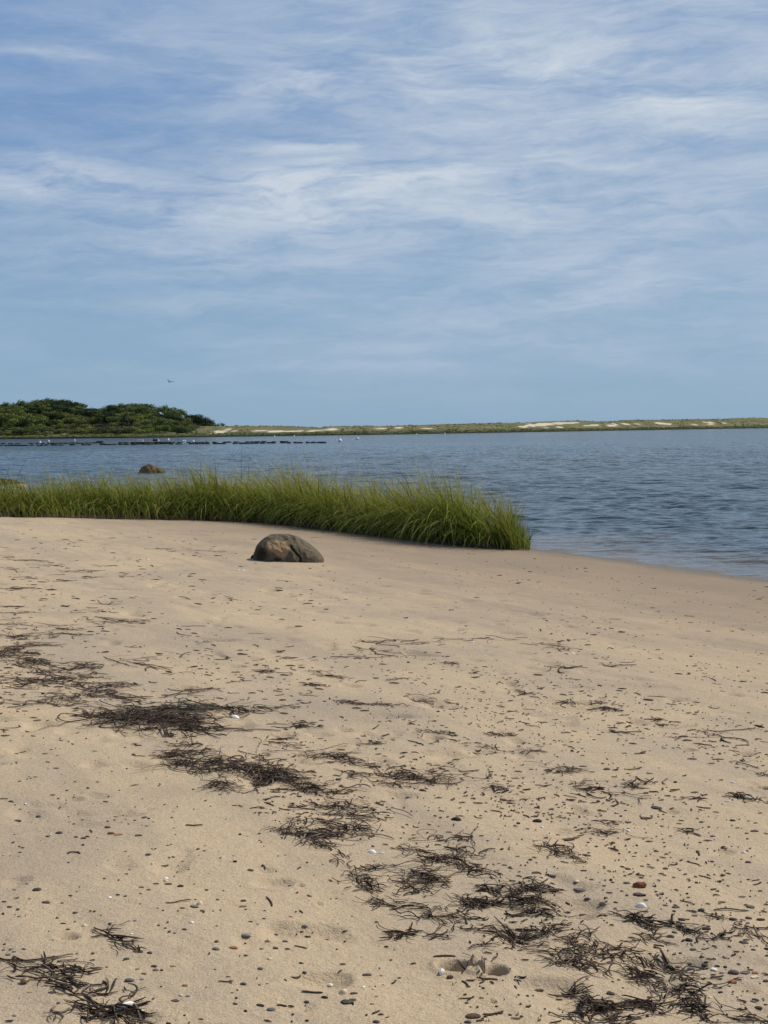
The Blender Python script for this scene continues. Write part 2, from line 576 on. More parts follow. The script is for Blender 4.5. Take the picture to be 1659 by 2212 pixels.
xs = np.concatenate([np.linspace(-620, -150, 120), np.linspace(-148, 330, 640), np.linspace(334, 900, 120)])
vs_ = np.concatenate([[-0.5, 0.0, 0.31], np.linspace(1.2, 34, 22), np.linspace(35, DUNE_D, 52), np.linspace(DUNE_D + 4, DUNE_D + 330, 30)])
Xg, Vg = np.meshgrid(xs, vs_)
Yg = edge_y(Xg) + Vg + 0.9 * fbm(Xg * 0.12, Xg * 0.0, 4, 31) * np.clip(1 - Vg / 30, 0, 1)
Zg = dune_z(Xg, edge_y(Xg) + Vg)
nr, na = Xg.shape
i = np.arange(nr - 1)[:, None] * na
j = np.arange(na - 1)[None, :]
Fg = np.stack([i + j, i + j + 1, i + na + j + 1, i + na + j], -1).reshape(-1, 4)
BARE = []      # bare sand faces on the dunes: px centre, half width, half height
for b in [(480, 931, 13, 5, .0), (506, 931.5, 8, 2, 0), (560, 931.5, 16, 2.0, 0), (596, 931.6, 16, 2.6, 0), (640, 930.5, 22, 2, 0), (680, 930, 24, 2, 0), (715, 927.5, 20, 2.4, 0),
          (822, 926.5, 14, 2, 0), (862, 924.6, 8, 2, 0), (925, 925.5, 16, 1.5, 0), (1135, 920.5, 34, 2.4, 6), (1165, 918.2, 34, 3.8, 4), (1200, 914.6, 46, 2.4, 2.5),
          (1235, 913.6, 28, 1.6, 2), (1208, 922.6, 10, 1.6, 0), (1276, 919, 22, 1.8, 2), (1322, 918, 18, 3, 5), (1352, 916.4, 9, 2, 0), (1380, 916, 10, 1.5, 0),
          (1432, 914.6, 20, 2.6, -4), (1500, 917, 8, 1.4, 0), (1530, 912.2, 12, 2.0, -8), (1532, 917, 16, 1.2, 3), (1565, 914, 10, 1.2, 0), (1180, 924, 8, 1, 0)]:
    px, py, rx, ry, tl = b
    x, y = on_water(px, np.interp(px, [p[0] for p in EDGE_PX], [p[1] for p in EDGE_PX]))[:2]
    hx, hy = px, py
    # walk along the sight line until it meets the dune
    d = ray(px, py)
    Yw = y + 20
    while Yw < y + DUNE_D and EYE + d[2] * Yw > dune_z(np.array(d[0] * Yw), np.array(Yw)):
        Yw += 1.0
    p = at(px, py, Yw)
    BARE.append((p[0], p[2], rx / FPX * Yw, ry / FPX * Yw, tl, Yw))
bare = np.zeros_like(Xg)
wob = fbm(Xg * 0.30, Yg * 0.16, 4, 77)
for bx, bz, rx, rz, tl, by in BARE:
    u, vv = Xg - bx, (Zg - bz) - (Xg - bx) * math.tan(R(tl))
    q = (u / rx) ** 2 + (vv / rz) ** 2 + ((Yg - by) / 38.0) ** 2
    bare = np.maximum(bare, sstep(1.2 - q + 2.2 * wob, 0.0, 0.8))


def m_dune(N):
    P = N.n('ShaderNodeNewGeometry').outputs['Position']
    x, y, z = N.sep(P)
    n1 = N.noise(N.comb(N.m('MULTIPLY', x, 0.5), N.m('MULTIPLY', y, 0.10), z), 0.35, 5, 0.65)
    n2 = N.noise(P, 1.2, 4, 0.7)
    c = N.mix(N.ss(n1, 0.36, 0.64), (0.112, 0.112, 0.050), (0.168, 0.152, 0.078))
    low = N.ss(N.m('ADD', z, N.m('MULTIPLY', N.m('SUBTRACT', n1, 0.5), 1.6)), 0.75, 1.5)
    c = N.mix(low, (0.066, 0.082, 0.026), c)
    c = N.mix(N.ss(N.m('ADD', z, N.m('MULTIPLY', N.m('SUBTRACT', n1, 0.5), 0.7)), 0.25, 0.62), (0.022, 0.020, 0.012), c)
    c = N.mix(N.ss(n2, 0.5, 0.75, 0, 0.4), c, (0.085, 0.090, 0.038))
    a = N.n('ShaderNodeAttribute')
    a.attribute_name = 'bare'
    c = N.mix(a.outputs['Fac'], c, (0.55, 0.47, 0.36))
    return principled(N, c, 0.95, N.bump(n2, 0.6, 0.4), 0.1)


M_DUNE = mat("dune_and_marsh", m_dune)
me = mesh('dunes', np.stack([Xg, Yg, Zg], -1).reshape(-1, 3), Fg, M_DUNE)
attr(me, 'bare', bare.ravel())
tag(obj('dunes', me), kind='structure')

# tufts of grass on marsh and dunes
n = 7000
tx = rng.uniform(-240, 330, n)
tv = rng.random(n) ** 1.3 * DUNE_D + 0.4
ty = edge_y(tx) + tv
tz = dune_z(tx, ty)
keep = np.ones(n, bool)
for bx, bz, rx, rz, tl, by in BARE:
    keep &= ~((np.abs(tx - bx) < rx * 1.1) & (np.abs(ty - by) < 22))
tx, ty, tz, tv = tx[keep], ty[keep], tz[keep], tv[keep]
n = len(tx)
ang = rng.uniform(0, 6.283, n)
hw = rng.uniform(0.25, 0.8, n)
hh = rng.uniform(0.08, 0.28, n)
ca, sa = np.cos(ang) * hw, np.sin(ang) * hw
lean = rng.normal(0, 0.15, (n, 2))
V = np.stack([np.stack([tx - ca, ty - sa, tz - .05], -1), np.stack([tx + ca, ty + sa, tz - .05], -1),
              np.stack([tx + ca * .7 + lean[:, 0], ty + sa * .7 + lean[:, 1], tz + hh], -1),
              np.stack([tx - ca * .5 + lean[:, 0], ty - sa * .5 + lean[:, 1], tz + hh * .8], -1)], 1).reshape(-1, 3)
M_TUFT = leafy("dune_grass", (0.080, 0.085, 0.034), (0.155, 0.142, 0.072), 0.25)
tag(obj('dune_grass', mesh('dune_grass', V, np.arange(4 * n).reshape(-1, 4), M_TUFT, False)), 'low olive marsh and dune grass along the far shore', 'grass', kind='stuff')

# the hill
HILL_TOP_PX = [(-400, 880), (-150, 872), (0, 875), (20, 869), (50, 867.5), (95, 861.5), (110, 861), (125, 865), (150, 861), (170, 862), (185, 872), (215, 875), (232, 876),
               (262, 874), (285, 866.5), (305, 868), (320, 874), (345, 876.5), (360, 877), (385, 881.5), (412, 888), (430, 893), (445, 900), (460, 905), (470, 911), (473, 928)]
HT = np.array([(at(px, py, 520)[0], at(px, py, 520)[2]) for px, py in HILL_TOP_PX])
TREE_H = 4.6


def hill_z(x, y):
    v = y - edge_y(x)
    top = np.interp(x, HT[:, 0], HT[:, 1], right=0.0) - TREE_H
    k = sstep(v, 34, 92) * (1 - sstep(v, 130, 240))
    endx = float(HT[-1, 0])
    endk = sstep(-(x - endx), 0, 9)
    z = 0.7 + (np.maximum(top, 0.3) - 0.7) * k + 0.5 * fbm(x * 0.06, y * 0.06, 3, 41) * k
    return z * endk - 0.6 * (1 - endk)


xs = np.linspace(-420, float(HT[-1, 0]) + 0.5, 200)
vv_ = np.linspace(30, 240, 70)
Xh, Vh = np.meshgrid(xs, vv_)
Yh = edge_y(Xh) + Vh
Zh = hill_z(Xh, Yh)
nr, na = Xh.shape
i = np.arange(nr - 1)[:, None] * na
j = np.arange(na - 1)[None, :]
Fh = np.stack([i + j, i + j + 1, i + na + j + 1, i + na + j], -1).reshape(-1, 4)
M_HILL = simple("hill_ground", (0.035, 0.045, 0.016), (0.075, 0.080, 0.030), 0.4, 0.95, 0.1)
tag(obj('hill', mesh('hill', np.stack([Xh, Yh, Zh], -1).reshape(-1, 3), Fh, M_HILL)), kind='structure')

# trees ----------------------------------------------------------
GREENS = {
    'dark': leafy("dark_leaves", (0.024, 0.040, 0.024), (0.070, 0.092, 0.044), 0.12),
    'mid': leafy("green_leaves", (0.082, 0.112, 0.042), (0.150, 0.172, 0.066), 0.15),
    'bright': leafy("yellow_green_leaves", (0.130, 0.158, 0.040), (0.205, 0.220, 0.066), 0.18),
    'olive': leafy("olive_leaves", (0.120, 0.130, 0.048), (0.200, 0.195, 0.085), 0.18),
    'grey': leafy("dusty_leaves", (0.085, 0.092, 0.060), (0.125, 0.125, 0.085), 0.2),
}
M_BARK = simple("bark", (0.07, 0.055, 0.042), (0.035, 0.028, 0.022), 6, 0.95)


def crown_mesh(name, material, kind, seed):
    g = np.random.default_rng(seed)
    if kind == 'round':
        blobs = [(0, 0, .58, .40)] + [(g.uniform(-.36, .36), g.uniform(-.36, .36), g.uniform(.40, .80), g.uniform(.17, .30)) for _ in range(8)]
    elif kind == 'cone':
        blobs = [(g.normal(0, .04), g.normal(0, .04), z_, .34 * (1.08 - z_) + .03) for z_ in np.linspace(.12, .98, 9)]
    else:
        blobs = [(g.uniform(-.42, .42), g.uniform(-.42, .42), g.uniform(.20, .62), g.uniform(.20, .34)) for _ in range(8)]
    V, Fc = [], []
    tot_ = sum(b_[3] ** 2 for b_ in blobs)
    for bx, by, bz, br in blobs:
        m_ = int(900 * br ** 2 / tot_) + 8
        d = g.normal(size=(m_, 3))
        d /= np.linalg.norm(d, axis=1)[:, None]
        rad = br * (0.62 + 0.45 * g.random(m_))
        c = np.array([bx, by, bz]) + d * rad[:, None] * np.array([1, 1, .85])
        nrm = d + g.normal(0, .30, (m_, 3))
        nrm /= np.linalg.norm(nrm, axis=1)[:, None]
        a = np.cross(nrm, g.normal(size=(m_, 3)))
        a /= np.linalg.norm(a, axis=1)[:, None]
        b2 = np.cross(nrm, a)
        sz = g.uniform(.022, .055, m_)[:, None]
        q = np.stack([c - a * sz, c - b2 * sz * .7, c + a * sz * 1.1, c + b2 * sz * .7], 1)
        V.append(q.reshape(-1, 3))
    V = np.vstack(V)
    return mesh(name, V, np.arange(len(V)).reshape(-1, 4), material, False)


def tube(pts, radii, sides=6, caps=True):
    pts = np.asarray(pts, float)
    V, Fc = [], []
    for k_, p in enumerate(pts):
        t = pts[min(k_ + 1, len(pts) - 1)] - pts[max(k_ - 1, 0)]
        t /= np.linalg.norm(t) + 1e-9
        up = np.array([0, 0, 1.0]) if abs(t[2]) < 0.9 else np.array([1.0, 0, 0])
        a = np.cross(t, up)
        a /= np.linalg.norm(a)
        b_ = np.cross(a, t)
        for q in range(sides):
            th = 6.2832 * q / sides
            V.append(p + radii[k_] * (a * math.cos(th) + b_ * math.sin(th)))
    for k_ in range(len(pts) - 1):
        for q in range(sides):
            q2 = (q + 1) % sides
            Fc.append((k_ * sides + q, k_ * sides + q2, (k_ + 1) * sides + q2, (k_ + 1) * sides + q))
    if caps:
        Fc.append(tuple(range(sides))[::-1])
        Fc.append(tuple((len(pts) - 1) * sides + q for q in range(sides)))
    return V, Fc


def join(parts):
    V, Fc = [], []
    for v, f in parts:
        o_ = len(V)
        V.extend(v)
        Fc.extend([tuple(i_ + o_ for i_ in ff) for ff in f])
    return V, Fc


def trunk_mesh(seed):
    g = random.Random(seed)
    parts = [tube([(0, 0, -.06), (.01, 0, .15), (.02, .01, .35), (0, 0, .62)], [.035, .028, .022, .010])]
    for k_ in range(5):
        a = g.uniform(0, 6.28)
        z0 = g.uniform(.25, .45)
        parts.append(tube([(.015, 0, z0), (.13 * math.cos(a), .13 * math.sin(a), z0 + .12), (.27 * math.cos(a), .27 * math.sin(a), z0 + .2)], [.014, .010, .004], 5))
    return mesh('trunk', *join(parts), M_BARK)


TRUNKS = [trunk_mesh(s_) for s_ in range(3)]
CROWNS = {}
for key in GREENS:
    CROWNS[key] = {k_: [crown_mesh('crown', GREENS[key], k_, 100 + 7 * q + len(key)) for q in range(3)] for k_ in ('round', 'cone', 'bush')}
TREE_KINDS = {
    ('dark', 'round'): ('oak_tree', 'tree', 'dark green round-topped tree on the wooded hill across the bay', 'dark round trees on the hill'),
    ('mid', 'round'): ('leafy_tree', 'tree', 'mid green rounded leafy tree on the wooded hill across the bay', 'mid green trees on the hill'),
    ('bright', 'bush'): ('shrub', 'shrub', 'bright yellow-green shrub low on the wooded hillside', 'yellow-green shrubs on the hill'),
    ('olive', 'bush'): ('shrub', 'shrub', 'dull olive shrub near the foot of the wooded hill', 'olive shrubs on the hill'),
    ('dark', 'cone'): ('cedar_tree', 'tree', 'dark pointed cedar among the rounder trees of the hill', 'dark cedars on the hill'),
    ('mid', 'bush'): ('shrub', 'shrub', 'mid green shrub filling the slope of the wooded hill', 'mid green shrubs on the hill'),
    ('grey', 'bush'): ('shrub', 'shrub', 'pale dusty grey-green shrub on the wooded hillside', 'dusty shrubs on the hill'),
}
tree_n = 0


def tree(x, y, h, wd, key, kind, label=None, dz=0.0):
    global tree_n
    tree_n += 1
    name, cat, lab, grp = TREE_KINDS[(key, kind)]
    t = empty(name, (x, y, float(hill_z(np.array(x), np.array(y))) - 0.1 + dz))
    t.rotation_euler.z = random.uniform(0, 6.28)
    t.scale = (wd, wd, h)
    tag(t, label or lab, cat, grp)
    obj('trunk', TRUNKS[tree_n % 3], t)
    obj('crown', random.choice(CROWNS[key][kind]), t)


# a row of trees along the ridge that draws the skyline, then the slope below it
for px in np.arange(-42, 468, 12.0):
    pxx = px + random.uniform(-2.5, 2.5)
    py = np.interp(pxx, [p[0] for p in HILL_TOP_PX], [p[1] for p in HILL_TOP_PX])
    Yt = random.uniform(500, 530)
    x = at(pxx, py, Yt)[0]
    ztop = at(pxx, py, Yt)[2] + random.uniform(-1.3, .7)
    zg = float(hill_z(np.array(x), np.array(Yt)))
    h = max(3.0 if pxx > 405 else 2.4, ztop - zg)
    key, kind = random.choice([('dark', 'round')] * 5 + [('mid', 'round')] * 2 + [('dark', 'cone')])
    if pxx > 405:
        key, kind = 'dark', 'round'
    if 190 < pxx < 275:
        key, kind = random.choice([('mid', 'round'), ('mid', 'round'), ('dark', 'round'), ('olive', 'bush')])
    tree(x, Yt, h, random.uniform(5.0, 7.8) if kind != 'cone' else 3.8, key, kind)
pts = []
tries = 0
while len(pts) < 185 and tries < 9000:
    tries += 1
    px = random.uniform(-45, 476)
    vq = random.uniform(36, 88)
    x = ray(px, 900)[0] * 500
    y = float(edge_y(x)) + vq
    x = ray(px, 900)[0] * y
    if x > HT[-1, 0] - 2.0 or any((x - a_) ** 2 + ((y - b_) * 0.8) ** 2 < 2.6 ** 2 for a_, b_ in pts):
        continue
    pts.append((x, y))
    u = (vq - 36) / 52
    if u < 0.35:
        key, kind = random.choice([('bright', 'bush')] * 2 + [('olive', 'bush')] * 3 + [('mid', 'bush')] * 2 + [('dark', 'round')] + [('grey', 'bush')])
        h, wd = random.uniform(2.0, 3.4), random.uniform(4.2, 7.0)
    elif u < 0.7:
        key, kind = random.choice([('mid', 'round')] * 3 + [('bright', 'bush')] * 2 + [('dark', 'round')] * 3 + [('mid', 'bush')] * 2 + [('dark', 'cone')])
        h, wd = random.uniform(2.8, 4.2), random.uniform(4.8, 7.4)
    else:
        key, kind = random.choice([('dark', 'round')] * 4 + [('mid', 'round')] * 3 + [('mid', 'bush')])
        h, wd = random.uniform(3.4, 4.8), random.uniform(5.0, 7.8)
    if px < 100 and u > .3 and random.random() < .35:
        key, kind = 'bright', 'bush'
    if x > HT[-1, 0] - 10:
        key, kind, h, wd = random.choice(['dark', 'mid']), 'round', random.uniform(3.0, 4.2), random.uniform(3.6, 5.0)
    tree(x, y, h, wd, key, kind)

# ---------------------------------------------------------------- marsh grass on the point
endx = float(FRONT[-1, 0])


def strip_depth(x):
    return np.interp(x, [-26, -9, -4, 0, endx - .6, endx], [3.2, 3.4, 3.6, 3.0, 1.9, 1.0])


M_SHADED_MUD = simple("shaded_peat_mud", (0.030, 0.022, 0.014), (0.055, 0.042, 0.027), 5, 0.9, 0.3, 0.6, 0.03)  # dark mud colour also paints the shade under the overhanging grass
xs = np.linspace(-26, endx - 0.32, 260)
vr = np.array([0.0, 0.03, 0.10, 0.4, 0.7, 0.93, 1.0])
hz = np.array([-0.06, 0.05, 0.10, 0.12, 0.10, 0.04, -0.10])
Xm, Um = np.meshgrid(xs, vr)
Ym = front_y(Xm) + 0.10 + 0.10 * fbm(Xm * 2.0, Xm * 0, 3, 6) + Um * strip_depth(Xm)
Zm = beach_z(Xm, Ym) + hz[:, None] * (0.8 + 0.7 * fbm(Xm * 1.7, Ym * 1.7, 2, 50))
Zm = np.where(Um == 0, beach_z(Xm, Ym) - 0.05, Zm)
nr, na = Xm.shape
i = np.arange(nr - 1)[:, None] * na
j = np.arange(na - 1)[None, :]
tag(obj('shaded_mud_bank', mesh('shaded_mud_bank', np.stack([Xm, Ym, Zm], -1).reshape(-1, 3), np.stack([i + j, i + j + 1, i + na + j + 1, i + na + j], -1).reshape(-1, 4), M_SHADED_MUD)), kind='structure')


def blades(bx, by, bz, L, th0, th1, ph, wd, ripe0, ripe1, segs=6, curl=1.4):
    """curved tapering blades; th0/th1: lean from vertical at foot and tip, ph: heading of the lean"""
    n_ = len(bx)
    t = np.linspace(0, 1, segs + 1)
    P = np.zeros((n_, segs + 1, 3))
    P[:, 0] = np.stack([bx, by, bz], -1)
    for k_ in range(segs):
        th = th0 + (th1 - th0) * ((t[k_] + t[k_ + 1]) / 2) ** curl
        step = (L / segs)[:, None] * np.stack([np.sin(th) * np.cos(ph), np.sin(th) * np.sin(ph), np.cos(th)], -1)
        P[:, k_ + 1] = P[:, k_] + step
    side = np.stack([-np.sin(ph + .5), np.cos(ph + .5), np.zeros(n_)], -1)
    wt = (1 - t ** 2.2) * 0.92 + 0.08
    A = P - side[:, None, :] * (wd[:, None] * wt[None, :])[:, :, None] * 0.5
    B = P + side[:, None, :] * (wd[:, None] * wt[None, :])[:, :, None] * 0.5
    V_ = np.stack([A, B], 2).reshape(-1, 3)
    base = (np.arange(n_) * (segs + 1) * 2)[:, None]
    k_ = np.arange(segs)[None, :] * 2
    F_ = np.stack([base + k_, base + k_ + 1, base + k_ + 3, base + k_ + 2], -1).reshape(-1, 4)
    rp = ripe0[:, None] + (ripe1 - ripe0)[:, None] * (t[None, :] ** 2)
    return V_, F_, np.repeat(rp.ravel(), 2)


n = 24000
gx = rng.uniform(-13.5, endx - .22, n)
gx = np.where((gx > endx - .75) & (rng.random(n) < .45), rng.uniform(-13.5, endx - .75, n), gx)
u = rng.random(n) ** 1.25
clump = fbm(gx * 1.5, u * 5 + 3, 3, 60)
gy = front_y(gx) + 0.38 * (1 - sstep(gx, endx - .9, endx)) * (0.6 + .8 * np.clip(fbm(gx * .6, gx * 0, 2, 70) + .5, 0, 1)) + 0.06 + u * strip_depth(gx) + 0.12 * fbm(gx * 1.3, gx * 0, 3, 61)
gz = beach_z(gx, gy) + 0.02
hgt = np.interp(gx, [-13, -8.5, -5.5, -3.5, -1, 1, endx - .5, endx], [.76, .79, .88, .98, 1.02, 1.0, .92, .74])
L = 1.40 * hgt * rng.uniform(0.50, 1.18, n) * (1 + 0.58 * clump)
edge = np.exp(-u * 5.5)
ph = rng.normal(R(208), 1.15, n) + edge * R(20) + 1.5 * fbm(gx * 1.2, u * 4 + 9, 2, 63)
th0 = np.abs(rng.normal(0.10, 0.14, n)) + edge * 0.30
th1 = rng.normal(1.60, 0.55, n) + edge * rng.uniform(0.4, 1.1, n)
re = sstep(gx, endx - 0.9, endx)
th1 = th1 * (1 - 0.6 * re)
ph = np.where((re > .2) & (rng.random(n) < .4), rng.uniform(1.6, 6.283, n), ph)
L = L * (1 - 0.35 * re * rng.random(n))
wd = rng.uniform(0.010, 0.021, n)
gold = np.clip(0.35 + 0.9 * np.exp(-((gx + 2.6) / 2.6) ** 2) + 0.2 * fbm(gx * .8, u * 3, 2, 66), 0, 1)
ripe1 = np.clip(rng.normal(0.12, 0.20, n) + sstep(u, 0.15, .5) * gold * rng.random(n) * 1.1, 0, 1)
V1, F1, A1 = blades(gx, gy, gz, L, th0, th1, ph, wd, np.where(rng.random(n) < .10, rng.uniform(.4, .9, n), 0.0), np.maximum(ripe1, np.where(rng.random(n) < .08, .8, 0)), 8, 1.05)
# stiff flowering stems above the leaves
n2 = 3000
sx = rng.uniform(-13.5, endx - .1, n2)
u2 = rng.random(n2) * .95 + .05
sy = front_y(sx) + 0.12 + u2 * strip_depth(sx)
hs = np.interp(sx, [-13, -8.5, -5.5, -3.5, -1, 1, endx - .5, endx], [.74, .76, .84, .96, 1.02, 1.0, .92, .72])
L2 = hs * rng.uniform(0.95, 1.42, n2)
ph2 = rng.normal(R(180), .5, n2)
L2 = L2 * (1 + 0.5 * np.clip(fbm(sx * .9, u2 * 3, 2, 68), -.3, 1))
V2, F2, A2 = blades(sx, sy, beach_z(sx, sy), L2, np.abs(rng.normal(.05, .06, n2)), np.abs(rng.normal(.42, .22, n2)), ph2,
                    rng.uniform(.005, .011, n2), np.full(n2, .2), rng.uniform(.6, 1, n2), 5, 1.2)
# low broken stubs and dead blades hanging along the foot of the bank
n3 = 1000
fx = rng.uniform(-13.5, endx, n3)
fy = front_y(fx) + rng.uniform(0.02, .30, n3)
L3 = rng.uniform(.15, .5, n3)
V3, F3, A3 = blades(fx, fy, beach_z(fx, fy) + 0.01, L3, np.abs(rng.normal(.3, .3, n3)), rng.uniform(.8, 2.0, n3), rng.normal(R(235), .9, n3),
                    rng.uniform(.007, .012, n3), np.full(n3, .3), rng.uniform(.1, .9, n3), 4, 1.2)
# sparse upright shoots where the strip thins out at its end
n4 = 420
ex = endx - .55 + .55 * rng.random(n4) ** 1.2
ey = front_y(ex) + rng.uniform(0.05, .9, n4)
V4, F4, A4 = blades(ex, ey, beach_z(ex, ey), rng.uniform(.28, .95, n4) * (1 - .45 * sstep(ex, endx - .5, endx)), np.abs(rng.normal(.08, .08, n4)), np.abs(rng.normal(.55, .4, n4)),
                    rng.uniform(0, 6.283, n4), rng.uniform(.008, .015, n4), np.full(n4, .05), rng.uniform(0, .6, n4), 6, 1.3)
o1, o2 = len(V1), len(V1) + len(V2)
M_GRASS = leafy("marsh_grass", (0.034, 0.064, 0.010), (0.310, 0.385, 0.082), 0.28, tip=(0.60, 0.46, 0.19))
V = np.vstack([V1, V2, V3, V4])
F = np.vstack([F1, F2 + o1, F3 + o2, F4 + o2 + len(V3)])
me = mesh('marsh_grass', V, F, M_GRASS)
attr(me, 'ripe', np.concatenate([A1, A2, A3, A4]))
tag(obj('marsh_grass', me), 'tall green marsh grass bending over along the sandy point', 'grass', kind='stuff')


# ---------------------------------------------------------------- boulders
def boulder(name, loc, prof, depth, material, seed, crack=None, res=(260, 130), rough=0.02, rot=0.0):
    """prof: outline (x, z) seen from the front, depth: half depth"""
    prof = np.asarray(prof, float)
    x0, x1 = prof[0, 0], prof[-1, 0]
    hw_, cx = (x1 - x0) / 2, (x0 + x1) / 2
    na_, nb_ = res
    th = np.linspace(0, 2 * np.pi, na_, endpoint=False)
    phi = np.linspace(0.02, np.pi - 0.02, nb_)
    T, Ph = np.meshgrid(th, phi)
    a = -np.cos(Ph)                       # along x
    b_ = np.sin(Ph) * np.cos(T)           # depth
    c = np.sin(Ph) * np.sin(T)            # up
    x = cx + hw_ * a
    hh_ = np.interp(x, prof[:, 0], prof[:, 1])
    sP = np.sin(Ph)
    up_ = np.sign(c) * np.abs(c / sP) ** 0.8
    zz = np.where(c > 0, hh_ * up_, -0.12 * np.abs(up_))
    yy = depth * np.sign(b_) * np.abs(b_ / sP) ** 0.85 * np.clip(sP, 0, 1) ** 0.6
    k_ = 1 + rough * 5 * fbm(x * 4 + 3 * yy, zz * 4 + 5 * yy, 3, seed)
    disp = rough * fbm(x * 14 + 9 * yy, zz * 14 - 7 * yy, 3, seed + 5)
    x = cx + (x - cx) * (1 + 0.4 * (k_ - 1))
    yy = yy * k_ - disp * np.sign(-yy + 1e-6) * 1.0
    zz = np.where(zz > 0, zz * (1 + 0.3 * (k_ - 1)) + disp * 0.6, zz)
    if crack is not None:
        dmin = np.full(x.shape, 9.0)
        for (ax, az_), (bx, bz) in zip(crack[:-1], crack[1:]):
            dx_, dz_ = bx - ax, bz - az_
            t = np.clip(((x - ax) * dx_ + (zz - az_) * dz_) / (dx_ ** 2 + dz_ ** 2), 0, 1)
            dmin = np.minimum(dmin, np.hypot(x - ax - t * dx_, zz - az_ - t * dz_))
        cut = np.exp(-(dmin / 0.013) ** 2) * (yy < 0)
        yy = yy + 0.075 * cut
        zz = zz - 0.03 * cut
    V_ = np.stack([x, yy, zz], -1).reshape(-1, 3)
    i_ = np.arange(nb_ - 1)[:, None] * na_
    j_ = np.arange(na_)[None, :]
    F_ = np.stack([i_ + j_, i_ + (j_ + 1) % na_, i_ + na_ + (j_ + 1) % na_, i_ + na_ + j_], -1).reshape(-1, 4)[:, ::-1]
    faces = [tuple(f) for f in F_] + [tuple(range(na_)), tuple((nb_ - 1) * na_ + q for q in range(na_ - 1, -1, -1))]
    o = obj(name, mesh(name, V_, faces, material), None, loc)
    o.rotation_euler.z = rot
    return o


def m_boulder(N):
    co = N.n('ShaderNodeTexCoord').outputs['Object']
    x, y, z = N.sep(co)
    n1 = N.noise(co, 5, 6, 0.65)
    n2 = N.noise(co, 22, 5, 0.65)
    n3 = N.noise(co, 70, 3, 0.6)

    def spot(cx, cz, rx, rz):
        u_ = N.m('DIVIDE', N.m('SUBTRACT', x, cx), rx)
        v_ = N.m('DIVIDE', N.m('SUBTRACT', z, cz), rz)
        return N.m('EXPONENT', N.m('MULTIPLY', N.m('ADD', N.m('MULTIPLY', u_, u_), N.m('MULTIPLY', v_, v_)), -1.0))
    base = N.mix(N.ss(n2, 0.35, 0.7), (0.118, 0.095, 0.063), (0.200, 0.162, 0.106))
    pink = N.m('ADD', N.m('ADD', spot(-0.19, .25, .17, .10), spot(-.08, .14, .10, .10)), spot(-.02, .24, .05, .06))
    pink = N.ss(N.m('MULTIPLY', pink, N.m('ADD', N.m('MULTIPLY', n1, 1.3), N.m('MULTIPLY', n2, 1.0))), 0.42, 0.98)
    c = N.mix(pink, base, (0.42, 0.270, 0.150))
    dark_left = N.m('ADD', spot(-.40, .12, .14, .16), spot(-.14, .05, .08, .05))  # mask, dark brown at the left end and low down left of centre
    dark_left = N.ss(N.m('MULTIPLY', dark_left, N.m('ADD', n1, n2)), 0.42, 0.95)
    c = N.mix(dark_left, c, (0.035, 0.026, 0.015))
    c = N.mix(N.ss(n3, 0.55, 0.7, 0, 0.5), c, (0.05, 0.045, 0.038))
    return principled(N, c, 0.85, N.bump(N.m('ADD', n2, N.m('MULTIPLY', n3, 0.6)), 1.0, 0.035), 0.15)


M_BOULDER = mat("weathered_granite", m_boulder)
pr = on_plane(621, 1214)
k = pr[1] / FPX / 1.8228 / 3.318
prof = [((x - 803) * k, (552 - y) * k) for x, y in [(335, 548), (345, 440), (372, 360), (440, 285), (540, 212), (640, 201), (800, 199), (900, 222), (1000, 282), (1100, 352),
                                                    (1200, 442), (1245, 500), (1268, 548)]]
crack = [((x - 803) * k, (552 - y) * k) for x, y in [(845, 335), (880, 385), (930, 440), (972, 488), (978, 552)]]
rock = boulder('boulder', (pr[0], pr[1] + 0.36, float(beach_z(pr[0], pr[1] + .36)) - 0.005), prof, 0.38, M_BOULDER, 4, crack, (460, 230), 0.021)
tag(rock, 'rounded grey boulder with a tan patch and a long crack, alone on the sand', 'boulder')
M_DARKROCK = simple("wet_dark_rock", (0.016, 0.013, 0.009), (0.042, 0.032, 0.021), 9, 0.9, 0.1, 0.8, 0.03)
M_TANROCK = simple("pale_rock", (0.30, 0.235, 0.15), (0.17, 0.12, 0.075), 7, 0.85, 0.3, 0.6, 0.03)
M_BROWNROCK = simple("brown_rock", (0.135, 0.085, 0.045), (0.028, 0.020, 0.013), 4.2, 0.8, 0.3, 0.8, 0.03)
ps = on_plane(549, 1207)
sm = boulder('small_stone', (ps[0], ps[1] + 0.03, float(beach_z(ps[0], ps[1])) + .004), [(-.055, 0), (-.05, .03), (-.02, .055), (.02, .05), (.05, .03), (.06, 0)], .05, M_DARKROCK, 9, None, (40, 20), .01)
tag(sm, 'small dark stone at the left foot of the cracked boulder', 'stone')
q = on_water(329, 1021.5)
k = q[1] / FPX * 1.12
r2 = boulder('water_rock', (q[0], q[1], -0.05), [(-26 * k, 0), (-25 * k, 6 * k), (-20 * k, 14 * k), (-10 * k, 18.5 * k), (0, 18 * k), (10 * k, 14 * k), (20 * k, 9 * k), (28 * k, 0)], .5, M_BROWNROCK, 15, None, (120, 60), .04)
tag(r2, 'brown pointed rock standing in the water behind the grass', 'rock')
q = on_water(6, 1047)
k = q[1] / FPX
r3 = boulder('shore_rock', (q[0], q[1] + .5, -0.10), [(-50 * k, 4 * k), (-44 * k, 15 * k), (-20 * k, 18.5 * k), (0, 17 * k), (20 * k, 13 * k), (34 * k, 8 * k), (44 * k, 0)], .7, M_DARKROCK, 25, None, (120, 60), .03)
tag(r3, 'low dark wet rock in the water, cut by the left edge of the picture', 'rock')
q = on_water(45, 1052)
k = q[1] / FPX
